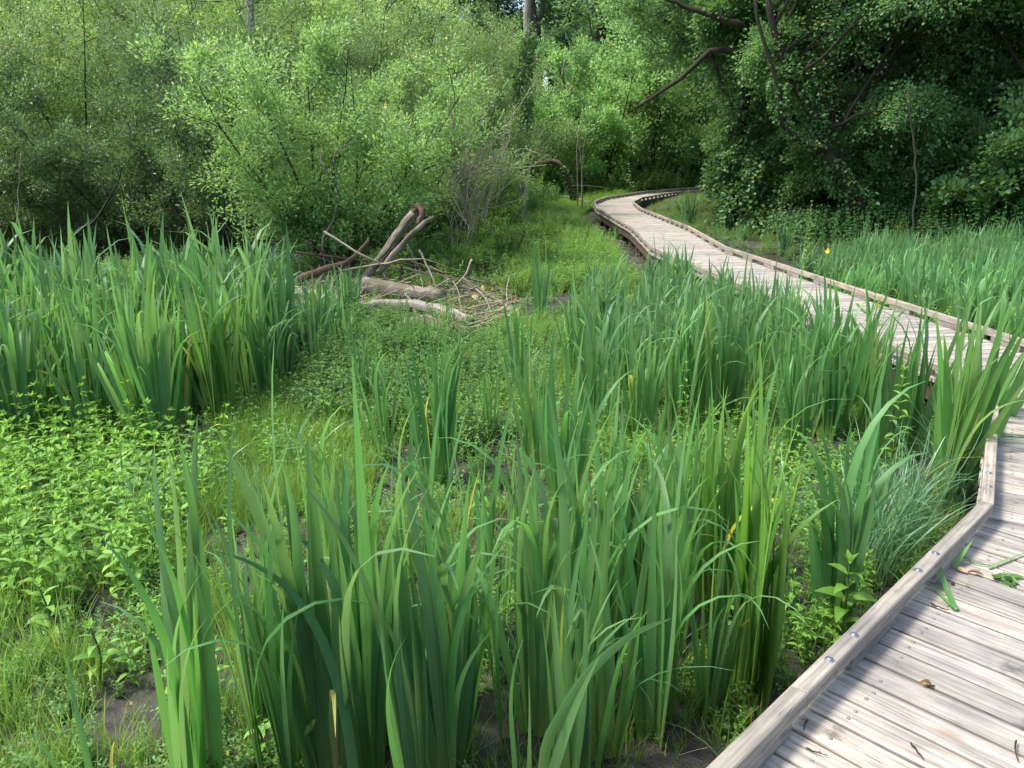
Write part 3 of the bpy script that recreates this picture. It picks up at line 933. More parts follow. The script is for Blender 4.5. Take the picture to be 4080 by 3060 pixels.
# ================================================================== PLACEMENT
# ------------------------------------------------------------------ willow thicket on the left
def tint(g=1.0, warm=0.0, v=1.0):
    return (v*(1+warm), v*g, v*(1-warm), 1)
TH = 'willow shrubs of the thicket'
for k, x, y, s, col, lab in [  # low tints put the shade of the dark hollow into the leaves
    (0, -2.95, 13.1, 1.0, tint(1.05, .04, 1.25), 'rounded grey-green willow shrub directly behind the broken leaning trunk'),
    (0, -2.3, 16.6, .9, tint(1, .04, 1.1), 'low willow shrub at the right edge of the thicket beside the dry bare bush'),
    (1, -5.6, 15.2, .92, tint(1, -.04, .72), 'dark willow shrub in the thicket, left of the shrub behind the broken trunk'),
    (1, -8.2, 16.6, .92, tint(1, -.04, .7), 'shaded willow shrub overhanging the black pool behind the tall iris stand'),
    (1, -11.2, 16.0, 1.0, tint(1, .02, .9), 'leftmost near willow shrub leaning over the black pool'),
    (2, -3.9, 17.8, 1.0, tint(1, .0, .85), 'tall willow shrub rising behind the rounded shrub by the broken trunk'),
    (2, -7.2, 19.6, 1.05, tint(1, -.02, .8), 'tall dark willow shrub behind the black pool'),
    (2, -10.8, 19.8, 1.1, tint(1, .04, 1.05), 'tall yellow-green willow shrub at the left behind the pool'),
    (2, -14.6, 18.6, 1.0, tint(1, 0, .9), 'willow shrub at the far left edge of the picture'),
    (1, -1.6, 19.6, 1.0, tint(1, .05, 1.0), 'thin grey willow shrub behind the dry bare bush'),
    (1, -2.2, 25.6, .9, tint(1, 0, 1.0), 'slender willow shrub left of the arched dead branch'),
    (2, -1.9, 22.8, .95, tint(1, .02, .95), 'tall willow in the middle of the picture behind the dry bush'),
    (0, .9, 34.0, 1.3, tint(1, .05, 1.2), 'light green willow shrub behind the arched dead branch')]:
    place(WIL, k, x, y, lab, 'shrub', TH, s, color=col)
lst = []
for i, (x, y, s) in enumerate([(-4.6, 22.5, 1.3), (-8.6, 23.5, 1.35), (-12.8, 23.6, 1.4), (-17, 22, 1.3), (-4.8, 26.0, 1.3), (-6.6, 27.5, 1.5), (-11, 28, 1.6), (-16, 27, 1.6), (-5.0, 33.0, 1.2), (-20.5, 25, 1.5)]):
    lst.append(place(WIL, 2 if i != 8 else 1, x, y, 'x', 'shrub', 'back row willows of the thicket', s, color=tint(1, .08, random.uniform(1.3, 1.7))))  # raised warm tint puts the pale haze into the leaf colour
rank_labels(lst, 5, '{n} tall willow from the left in the {row} row behind the thicket')
# ------------------------------------------------------------------ bright shrubs behind the far bend
for k, x, y, s, col, lab in [
    (0, 2.0, 33.0, 1.3, tint(1, .0, 1.3), 'bright green leafy shrub left of the far bend of the boardwalk'),
    (1, 4.0, 34.6, 1.45, tint(1, .02, 1.3), 'bright green young maple directly behind the far bend of the boardwalk'),
    (0, 6.4, 36.6, 1.7, tint(1, 0, 1.0), 'rounded bright shrub behind the heap of broken wood'),
    (1, 8.6, 38.6, 1.6, tint(1, .05, 1.2), 'tall lime green maple sapling behind the end of the boardwalk'),
    (1, 11.6, 40.6, 1.7, tint(1, .03, 1.1), 'lime green maple sapling right of the others behind the end of the boardwalk'),
    (0, 1.4, 37.5, 1.6, tint(1, -.03, .9), 'mid green leafy shrub under the tall pale trunk'),
    (1, 5.4, 41.0, 2.0, tint(1, -.03, .85), 'darker leafy sapling rising behind the bright maples')]:
    place(BRI, k, x, y, lab, 'shrub', 'bright shrubs behind the far bend', s, color=col)
SPR = [shrub(250+k, .9, .6, 12, 5, 3, 16, .045, .55, 'carpet', 'low_shrub', spread=.8, low=.1, sr=.05, base_r=.006) for k in range(2)]
lst = []
for x, y, s in [(-.55, 12.6, .2), (-.1, 13.6, .26), (.25, 15.0, .24), (-.5, 15.4, .3), (-.9, 17.0, .28), (-.2, 17.4, .36), (-.6, 19.4, .34), (-.9, 20.6, .42), (-1.0, 11.9, .17), (-.3, 22.0, .36), (.1, 12.0, .15), (.7, 14.0, .16), (-.5, 13.2, .2), (-1.5, 12.7, .24), (-.9, 18.6, .4), (-.9, 12.3, .2), (-1.9, 12.1, .2), (.35, 12.9, .16), (-.3, 14.4, .26), (-1.2, 13.6, .26), (.6, 15.9, .2), (-.2, 16.4, .3), (.1, 10.8, .14), (.9, 17.6, .2), (-2.0, 11.3, .2)]:
    lst.append(place(SPR, random.randrange(2), x, y, 'x', 'shrub', 'low leafy sprouts below the dry bush', s*2.9, color=tint(1, random.uniform(-.02, .06), random.uniform(.8, 1.1))))
rank_labels(lst, 4, '{n} low leafy sprout from the left in the {row} row below the dry bush')
# ------------------------------------------------------------------ back woodland
rows = []
for yy, x0, x1, st in ((34, -26, -9, 4.0), (43, -36, -7, 5.0), (47, 3, 34, 4.6), (56, -44, 46, 6.0)):
    x = x0
    while x <= x1:
        rows.append((x+random.uniform(-1, 1), yy+random.uniform(-1.5, 1.5))); x += st
rows += [(-4.5, 45.5), (-1.0, 50), (2.4, 52), (6, 53)]
lst = [[], []]
for i, (x, y) in enumerate(rows):
    left = x < -2
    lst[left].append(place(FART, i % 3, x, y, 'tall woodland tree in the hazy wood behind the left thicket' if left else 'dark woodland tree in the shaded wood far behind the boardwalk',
          'tree', 'woodland trees at the back', random.uniform(.95, 1.25), color=tint(1, .03, random.uniform(1.2, 1.6)) if left else tint(1, -.08, random.uniform(.7, 1.0))))  # haze on the left, shade on the right, both painted by leaf tint
rank_labels(lst[1], 8, '{n} tall woodland tree from the left in the {row} row behind the willow thicket')
rank_labels(lst[0], 9, '{n} dark woodland tree from the left in the {row} row far behind the boardwalk')
# ------------------------------------------------------------------ large dark trees on the right
def rel(pts, Y, dz=0, loc=(0, 0, 0)):
    return [tuple(np.array(P3(px, py, Y if not isinstance(Y, list) else Y[i]))-np.array(loc)) for i, (px, py) in enumerate(pts)]
ivy_loc = P3(1583, 470, 20.0); ivy_loc = (ivy_loc[0], 20.0, 0)
t1 = tree(301, [(0, 0, -.3)]+rel([(1580, 400), (1590, 330), (1606, 240), (1622, 150), (1632, 60), (1640, -60)], 20.0, loc=ivy_loc)+[(1.0, .4, 9.5)], .19, 24, (.4, 1.9, 6.2), (4.4, 3.0, 3.4), 9, 8, 62, .078, .8, 'alder', 'alder_tree', sr=.15,
          extra=[(rel([(1600, 110), (1540, 110), (1460, 175), (1370, 235)], 19.3, loc=ivy_loc), .09, .03), (rel([(1610, 60), (1500, 20), (1420, -10)], 19.0, loc=ivy_loc), .08, .03)], from_h=.35, loc=ivy_loc)
tag(t1, 'ivy-clad alder with a dark trunk standing by the far bend of the boardwalk', 'tree', 'large dark trees on the right')
fork_loc = (P3(1872, 480, 17.2)[0], 17.2, 0)
fork = rel([(1878, 500), (1845, 424), (1818, 392), (1794, 345), (1787, 322)], 17.2, loc=fork_loc)
t2 = tree(302, fork+rel([(1775, 290), (1755, 243), (1724, 188), (1696, 145), (1670, 60), (1650, -80)], 17.2, loc=fork_loc), .17, 24, (1.4, 1.1, 4.4), (4.2, 2.6, 3.9), 9, 8, 62, .072, .8, 'alder', 'alder_tree', sr=.15,
          extra=[(rel([(1787, 322), (1763, 318), (1724, 302), (1700, 279), (1685, 251), (1685, 220), (1681, 180), (1661, 129), (1640, 60), (1625, -60)], 16.9, loc=fork_loc), .085, .03)], from_h=.3, loc=fork_loc)
tag(t2, 'leaning dark alder forking into a curved and a straight stem on the right bank', 'tree', 'large dark trees on the right')
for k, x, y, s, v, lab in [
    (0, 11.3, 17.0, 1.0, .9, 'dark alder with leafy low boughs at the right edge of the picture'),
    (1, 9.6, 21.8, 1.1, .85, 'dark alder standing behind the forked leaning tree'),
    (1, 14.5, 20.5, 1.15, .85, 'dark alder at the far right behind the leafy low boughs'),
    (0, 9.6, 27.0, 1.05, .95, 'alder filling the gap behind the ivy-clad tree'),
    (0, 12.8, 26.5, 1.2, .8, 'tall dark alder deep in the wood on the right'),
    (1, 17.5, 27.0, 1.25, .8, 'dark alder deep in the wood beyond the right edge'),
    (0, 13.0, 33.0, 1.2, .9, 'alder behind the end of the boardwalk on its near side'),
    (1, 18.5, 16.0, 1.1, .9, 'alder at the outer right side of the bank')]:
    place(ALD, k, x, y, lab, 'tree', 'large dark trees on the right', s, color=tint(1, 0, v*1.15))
UND = [shrub(220+k, 2.3, 1.6, 10, 8, 7, 52, .075, .8, 'alder', 'understorey_shrub', spread=1.2, low=.05, sr=.1) for k in range(2)]
MAP = [shrub(230, 2.2, 1.5, 7, 6, 5, 26, .14, .9, 'ivy', 'maple_shrub', spread=1.2, low=.05, sr=.14)]
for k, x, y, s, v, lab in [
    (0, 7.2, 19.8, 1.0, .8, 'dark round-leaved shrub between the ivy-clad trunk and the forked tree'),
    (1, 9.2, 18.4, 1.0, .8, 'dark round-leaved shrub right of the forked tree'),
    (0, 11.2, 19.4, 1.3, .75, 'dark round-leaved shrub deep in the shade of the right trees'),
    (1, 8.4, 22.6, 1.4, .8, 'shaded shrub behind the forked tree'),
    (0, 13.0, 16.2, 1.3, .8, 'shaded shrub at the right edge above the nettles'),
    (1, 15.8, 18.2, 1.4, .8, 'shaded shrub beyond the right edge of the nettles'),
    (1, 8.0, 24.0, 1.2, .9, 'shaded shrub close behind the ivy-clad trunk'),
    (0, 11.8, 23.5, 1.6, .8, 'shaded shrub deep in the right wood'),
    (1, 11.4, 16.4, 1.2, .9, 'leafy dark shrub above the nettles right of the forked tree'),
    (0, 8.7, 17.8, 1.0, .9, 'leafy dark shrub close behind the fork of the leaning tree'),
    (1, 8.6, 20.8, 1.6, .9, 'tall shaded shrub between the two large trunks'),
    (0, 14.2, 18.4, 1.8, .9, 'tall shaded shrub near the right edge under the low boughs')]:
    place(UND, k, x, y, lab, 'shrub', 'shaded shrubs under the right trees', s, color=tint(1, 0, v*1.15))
for i, (x, y, s) in enumerate([(10.3, 15.9, .9), (12.2, 15.0, 1.0), (9.2, 16.4, .7)]):
    place(MAP, 0, x, y, ['large-leaved dark maple shoot above the middle of the nettles', 'large-leaved dark maple shoot nearest the right edge', 'small dark maple shoot at the foot of the forked tree'][i], 'shrub', 'maple shoots above the nettles', s)
# ivy mound round the foot and up the trunk of the ivy tree
def ivy_on(path, rads, n, leaf, parent, name='ivy', mat='ivy'):
    path = np.asarray(path, float); rads = np.asarray(rads, float)
    t = rng.random(n)*(len(path)-1); i = np.minimum(t.astype(int), len(path)-2); f = (t-i)[:, None]
    c = path[i]*(1-f)+path[i+1]*f; r = rads[i]*(1-f[:, 0])+rads[i+1]*f[:, 0]
    a = rng.uniform(0, 2*PI, n)
    lump = 1+.25*np.sin(3*a+c[:, 2]*4)+.2*np.sin(5*a-c[:, 2]*7)
    r = r*lump*rng.uniform(.72, 1.05, n)
    o = np.stack([np.cos(a), np.sin(a), rng.normal(0, .15, n)], 1)
    P = c+o*r[:, None]
    D = o*.7+rng.normal(0, .5, (n, 3)); D[:, 2] -= .35; D /= np.linalg.norm(D, axis=1)[:, None]
    o = leaves_mesh(P, D, leaf, .85, name, M[mat], parent)
    o['kind'] = 'stuff'
    return o
e = empty('ivy_mound', (ivy_loc[0], ivy_loc[1], hz(ivy_loc[0], ivy_loc[1])))
tag(e, 'dense dark ivy mound round the foot of the trunk beside the boardwalk bend', 'ivy')
ivy_on([(.75, -.1, 0), (.7, -.1, .6)]+rel([(1600, 385), (1590, 340)], 20.0, loc=ivy_loc), [1.05, 1.0, .75, .45], 8500, .10, e, 'ivy_leaves')
ivy_on(rel([(1588, 345), (1596, 290), (1606, 240), (1622, 150), (1632, 60), (1640, -60)], 20.0, loc=ivy_loc), [.34, .36, .42, .5, .5, .5], 4200, .10, t1, 'ivy')
ivy_on(rel([(1763, 318), (1724, 302), (1700, 279), (1685, 251), (1685, 220), (1681, 180)], 16.85, loc=fork_loc), [.16, .15, .17, .15, .18, .2], 620, .075, t2, 'ivy')
ivy_on(fork[:4], [.5, .35, .28, .24], 900, .09, t2, 'ivy')
ivy_on(rel([(1787, 322), (1755, 243), (1696, 145)], 17.2, loc=fork_loc), [.2, .22, .25], 600, .09, t2, 'ivy')
e = empty('ivy_mound', (7.2, 18.3, hz(7.2, 18.3)))
tag(e, 'low dark ivy bank between the ivy-clad trunk and the nettles', 'ivy')
ivy_on([(-.8, -.5, 0), (-.3, -.2, .3), (.6, .1, .5), (1.4, .1, .2)], [.5, .8, .8, .5], 6000, .08, e, 'ivy_leaves')
# ------------------------------------------------------------------ pale trunks showing at the top
def stem_tree(name, px_pts, Y, r0, r1, mat, label, cat='tree', ivy=None, extra=None, group=None):
    b = P3(px_pts[0][0], px_pts[0][1], Y)
    loc = (b[0], Y, hz(b[0], Y)-.1)
    pts = [(0, 0, 0)]+rel(px_pts[1:], Y, loc=loc)
    e = empty(name, loc); tag(e, label, cat, group)
    p = smooth_path(pts, 16, .012)
    v, f, u = tube(p, np.linspace(r0, r1, 16), 9, True, .06)
    mk('trunk', v, f, M[mat], uv=u, parent=e)
    for (q, a_, b_) in (extra or []):
        q = smooth_path(rel(q, Y, loc=loc), 10, .012); v, f, u = tube(q, np.linspace(a_, b_, 10), 6, True)
        mk('branch', v, f, M[mat], uv=u, parent=e)
    if ivy:
        ivy_on([p[i] for i in range(ivy[0], ivy[1])], [ivy[2]]*(ivy[1]-ivy[0]), ivy[3], .09, e, 'ivy', 'bright')
    return e
stem_tree('birch_tree', [(1128, 440), (1132, 300), (1130, 200), (1136, 100), (1139, 0), (1142, -160)], 20.5, .10, .075, 'pale_bark', 'tall pale grey trunk with green ivy rising in the middle of the wood', ivy=(2, 11, .2, 2600))
stem_tree('birch_tree', [(552, 440), (548, 200), (545, 100), (538, 0), (534, -160)], 16.6, .095, .08, 'pale_bark', 'thick pale dead trunk showing at the top edge above the left thicket')
stem_tree('birch_tree', [(738, 440), (735, 200), (733, 60), (728, -100)], 25.0, .05, .04, 'pale_bark', 'thin pale trunk at the top edge between the two thicker pale trunks')
stem_tree('beech_tree', [(1310, 400), (1305, 200), (1300, 60), (1290, 0), (1280, -120)], 40.0, .28, .22, 'bark_big', 'smooth grey trunk at the top edge in front of the dark wood')
stem_tree('beech_tree', [(1165, 420), (1165, 200), (1160, 70), (1150, 20), (1140, -120)], 38.0, .2, .16, 'bark_big', 'brown forked trunk at the top edge just right of the ivy-grown pale trunk', extra=[([(1160, 60), (1172, 20), (1178, -60)], .13, .09)])
stem_tree('alder_tree', [(1975, 480), (1977, 400), (1972, 300), (1960, 200)], 15.6, .022, .016, 'bark', 'thin pale sapling stem above the nettles')
# bare saplings
def bare(name, lines, Y, mat, label, cat, group=None, r=.02, root=True):
    b = P3(lines[0][0][0], lines[0][0][1], Y)
    if root and b[2] > hz(b[0], Y)+.12:
        gy = (600+3064*CAM_H/Y)/1.844
        f0 = lines[0][0]
        lines = [([(ln[0][0]+(random.gauss(0, 26) if len(lines) > 20 else 0), gy+random.uniform(-6, 10))]+ln if (len(lines) < 20 or k_ % 3 == 0) and abs(ln[0][0]-f0[0])+abs(ln[0][1]-f0[1]) < 90 else ln) for k_, ln in enumerate(lines)]
    loc = (b[0], Y, hz(b[0], Y))
    e = empty(name, loc); tag(e, label, cat, group)
    for ln in lines:
        rr = r if len(ln[0]) == 2 else ln[0][2]
        pts = rel([(q[0], q[1]) for q in ln], Y, loc=loc)
        pts = [np.array(q)+np.array([0, random.gauss(0, .12), 0]) for q in pts]
        q = smooth_path(pts, 3*len(pts)+2, .006); v, f, u = tube(q, np.linspace(rr, rr*.3, len(q)), 5, True)
        mk('branch', v, f, M[mat], uv=u, parent=e)
    return e
bare('dead_sapling', [[(1257, 380), (1250, 300), (1240, 260), (1228, 205), (1222, 165)], [(1248, 300), (1262, 250), (1257, 215), (1235, 195), (1205, 170), (1180, 140)], [(1212, 172), (1222, 120), (1240, 95)], [(1260, 340), (1268, 280), (1272, 220)], [(1218, 150), (1232, 140), (1245, 128)]],
     25.5, 'pale_bark', 'leafless pale sapling with bent top in front of the bright shrubs', 'sapling', r=.02)
bare('dead_sapling', [[(700, 520), (715, 470), (722, 400), (722, 345), (735, 318), (775, 306)], [(722, 400), (700, 360), (685, 320)]], 12.0, 'pale_bark', 'curved bare stem hooking to the right in front of the rounded willow shrub', 'sapling', r=.018)
bare('dead_sapling', [[(30, 470), (32, 400), (34, 330)], ], 12.0, 'dry', 'thin upright bare twig at the left edge before the dark pool', 'sapling', r=.01)
bare('dead_sapling', [[(170, 500), (200, 480), (245, 400), (262, 360)], [(228, 425), (215, 380)]], 14.0, 'bark', 'dark leaning stub with broken twigs over the black pool', 'sapling', r=.035)
# dry bush of bare twigs
lines = []
for i in range(50):
    a_ = random.gauss(0, .5); L_ = random.uniform(90, 280)*(1-.3*abs(a_))
    bx, by = 1012+random.gauss(0, 34), 440+random.uniform(-40, 60)
    tx, ty = bx+math.sin(a_)*L_, by-math.cos(a_)*L_*(.9 if abs(a_) < 1 else .5)
    lines.append([(bx, by), ((bx+tx)/2+random.gauss(0, 8), (by+ty)/2-10+random.gauss(0, 6)), (tx, ty), (tx+random.gauss(0, 10), ty+random.uniform(-5, 14))])
bare('dry_bush', lines, 13.4, 'dry', 'dry bare bush of straw-brown twigs at the right edge of the willow thicket', 'bush', r=.0085)
lines = [[(955, 405), (1000, 370), (1060, 345), (1125, 322), (1165, 332)], [(960, 420), (1020, 375), (1080, 350), (1120, 345)], [(1000, 400), (1060, 370), (1140, 360), (1180, 355)], [(985, 400), (1010, 330), (1035, 270), (1075, 200)], [(1000, 390), (985, 300), (972, 215)], [(1010, 390), (1014, 260), (1018, 150)], [(1075, 355), (1100, 300), (1110, 250), (1160, 170)]]
bare('fallen_branch', lines, 13.2, 'dry', 'fan of long bare arching branches fallen across the dry bush', 'branch', r=.012, root=False)
bare('tree_stump', [[(1010, 445), (1015, 400), (1017, 375)], [(1005, 432), (1001, 418), (990, 405)]], 16.4, 'dead_pale', 'pale splintered stub standing in the dry bush', 'stump', r=.05)
# arched dead branch
Ya = 28.0
al = (P3(1240, 430, Ya)[0], Ya, hz(P3(1240, 430, Ya)[0], Ya))
e = empty('arched_branch', al); tag(e, 'dark dead branch arching to the ground with ivy leaves on its right leg', 'branch')
pa = smooth_path(rel([(1133, 380), (1138, 369), (1161, 355), (1188, 349), (1208, 353), (1220, 377), (1232, 408), (1241, 432)], Ya, loc=al), 22, .01)
v, f, u = tube(pa, np.linspace(.07, .11, 22), 8, True, .1); mk('bough', v, f, M['dead_dark'], uv=u, parent=e)
ivy_on(pa[13:], [.14]*9, 420, .08, e, 'ivy', 'ivy')

# ------------------------------------------------------------------ broken trunk and fallen wood
def PG(px, py, lift=.04):
    x, y = G(px, py, lift); return np.array([x, y, hz(x, y)+lift])
def log(name, pts, r0, r1, mat, label, cat='log', sides=10, jit=.12, splint=0, group=None, n=14, flat=1.0, extra=None):
    pts = np.asarray(pts, float)
    loc = pts[0].copy()
    p = smooth_path(pts-loc, n, .006)
    rr = np.linspace(r0, r1, n)
    e = empty(name, loc); tag(e, label, cat, group)
    v, f, u = tube(p, rr, sides, True, jit)
    mk('stem', v, f, M[mat], uv=u, parent=e, smooth=True)
    if splint:
        d = unit(p[-1]-p[-3]); mb = MB()
        for k in range(splint):
            a = 2*PI*k/splint; A = unit(np.cross(d, [0, 0, 1.])); B = np.cross(d, A)
            b = p[-1]+(A*math.cos(a)+B*math.sin(a))*r1*.75-d*.02
            L_ = random.uniform(.05, .2)
            v, f, u = tube([b, b+d*L_*.6+A*random.gauss(0, .012), b+d*L_+B*random.gauss(0, .02)], [r1*.36, r1*.2, .003], 4, True)
            mb.add(v, f, u)
        mb.build('splinter', M['dead_dark'], parent=e, smooth=False)
    if splint > 8:
        for k in range(9):
            i0 = random.randrange(0, n-7); i1 = min(n-1, i0+random.randrange(5, 9)); a = random.uniform(0, 2*PI)
            seg = []
            for q in range(i0, i1):
                d = unit(p[min(q+1, n-1)]-p[max(q-1, 0)]); A = unit(np.cross(d, [0, 0, 1.])); B = np.cross(A, d)
                seg.append(p[q]+(A*math.cos(a)+B*math.sin(a))*rr[q]*random.uniform(.85, 1.1))
            v, f, u = tube(seg, np.interp(np.linspace(0, 1, len(seg)), [0, .5, 1], [.004, .02, .004]), 4, True, .3)
            mk('bark_strip', v, f, M['dead_dark' if k % 2 else 'pale_bark'], uv=u, parent=e, smooth=False)
    for (q, a_, b_, mm) in (extra or []):
        q = smooth_path(np.asarray(q)-loc, 10, .005); v, f, u = tube(q, np.linspace(a_, b_, 10), 8, True, .1)
        mk('branch', v, f, M[mm], uv=u, parent=e)
    return e
YB = 10.75
log('snapped_tree', [P3(768, 622, YB), P3(798, 585, YB+.1), P3(836, 540, YB+.15), P3(865, 500, YB+.2), P3(898, 458, YB+.25)], .032, .078, 'dead_pale',
    'broken leaning grey trunk with a splintered brown top in front of the willow thicket', 'dead trunk', 12, .2, 11,
    extra=[([P3(818, 590, YB-.1), P3(855, 545, YB-.1), P3(890, 505, YB-.1), P3(915, 482, YB-.1), P3(938, 470, YB)], .045, .03, 'dead_pale'),
           ([P3(905, 485, YB), P3(912, 460, YB), P3(900, 440, YB+.1)], .05, .02, 'dead_dark')])
log('dead_branch', [P3(645, 604, 10.8), P3(700, 583, 10.8), P3(745, 568, 10.8), P3(775, 547, 10.8), P3(797, 518, 10.8)], .06, .025, 'dead_dark', 'curved strip of red-brown bark-less wood left of the broken trunk', 'branch')
log('fallen_log', [PG(790, 622, .15), PG(870, 630, .15), PG(958, 640, .14)], .12, .10, 'dead_pale', 'short grey barked log lying at the foot of the broken trunk', 'log', 12, .08)
log('fallen_log', [PG(640, 632, .1), PG(700, 643, .1), PG(765, 655, .1)], .07, .045, 'pale_bark', 'pale peeled log left of the broken trunk, half hidden by iris', 'log')
log('fallen_log', [PG(770, 672, .12), PG(860, 668, .12), PG(960, 675, .12), PG(1012, 692, .12)], .07, .075, 'pale_bark', 'long pale weathered log lying in front of the grey log', 'log')
log('fallen_log', [PG(870, 705, .12), PG(950, 712, .12), PG(1012, 722, .12)], .12, .10, 'dead_pale', 'thick rotten log end with pale splintered wood above the mud patch', 'log', 12, .25, 6)
log('fallen_log', [PG(1215, 692, .05), PG(1240, 670, .06), PG(1264, 672, .06)], .035, .03, 'pale_bark', 'small pale piece of driftwood right of the pale logs', 'log')
log('fallen_log', [PG(960, 802, .05), PG(1030, 812, .04), PG(1085, 800, .04)], .05, .04, 'dead_dark', 'brown rotting log along the edge of the dark mud patch', 'log')
br = [[(640, 545), (760, 560), (860, 568), (1000, 600), (1100, 622)], [(700, 500), (800, 560), (900, 585), (1060, 610)], [(700, 590), (800, 575), (905, 560), (1000, 590)], [(780, 660), (900, 655), (1010, 640), (1080, 625)],
      [(900, 668), (1000, 655), (1075, 630)], [(905, 540), (930, 590), (940, 620)], [(868, 575), (862, 620), (850, 660)], [(880, 530), (905, 580), (915, 640)], [(1000, 600), (1060, 640), (1085, 650)],
      [(660, 520), (740, 575), (800, 640)], [(1020, 560), (1000, 600), (960, 640)], [(690, 610), (800, 600), (880, 610)]]
for i, ln in enumerate(br):
    log('fallen_branch', [P3(q[0], q[1], min(YB+random.uniform(-.3, .3), G(q[0], q[1], .03)[1])) for q in ln], .018, .006, 'dry' if i % 3 else 'dead_dark', ['long bare branch rising leftmost across the dead wood heap', 'bare branch sloping down to the right behind the broken trunk', 'bare branch bowed over the foot of the broken trunk', 'brown branch along the front of the dead wood heap', 'short branch at the right front of the dead wood heap', 'twig leaning right just beyond the fork of the broken trunk', 'upright twig in front of the short grey log', 'twig hanging down from the fork of the broken trunk', 'twig at the far right end of the dead wood heap', 'branch crossing the curved brown strip on the left', 'twig lying across the right end of the grey log', 'brown branch lying between the brown strip and the grey log'][i], 'branch', 5, .1, group='thin branches round the broken trunk')
# brushwood litter
Pq = sample_poly(gp((640, 560), (1110, 590), (1120, 690), (900, 760), (650, 680)), 1500)
scatter('brushwood', DLEAF, Pq, rng.uniform(0, 6.28, len(Pq)), rng.uniform(1.2, 3.6, len(Pq)), 'brown brushwood and twigs littering the mud round the fallen logs', 'brushwood', .25, .02)
# wood heap behind the boardwalk
for i, (a_, b_, r_, m_) in enumerate([((1432, 372), (1468, 384), .12, 'dead_pale'), ((1375, 398), (1392, 404), .14, 'pale_bark'), ((1450, 366), (1488, 372), .09, 'pale_bark'), ((1463, 390), (1466, 372), .1, 'pale_bark'), ((1400, 390), (1440, 400), .08, 'dead_dark')]):
    Yh = 36.0+i*.3
    log('fallen_log', [P3(a_[0], a_[1], Yh), P3((a_[0]+b_[0])/2, (a_[1]+b_[1])/2-1, Yh), P3(b_[0], b_[1], Yh)], r_, r_*.8, m_,
        ['grey log on the heap of broken wood behind the far boardwalk', 'pale round log end just left of the wood heap behind the far boardwalk', 'topmost pale log of the heap behind the far boardwalk', 'short upright pale post in the heap behind the far boardwalk', 'brown log leaning at the left of the heap behind the far boardwalk'][i], 'log')
log('fallen_branch', [P3(1180, 424, 28.5), P3(1240, 428, 28.0), P3(1275, 438, 26.0)], .03, .02, 'dead_pale', 'thin pale branch lying on the grass left of the far bend', 'branch')
log('fallen_branch', [P3(1235, 402, 27.0), P3(1275, 402, 27), P3(1320, 408, 27)], .03, .02, 'bark', 'dark bare branch sticking out of the shrub left of the far bend', 'branch')

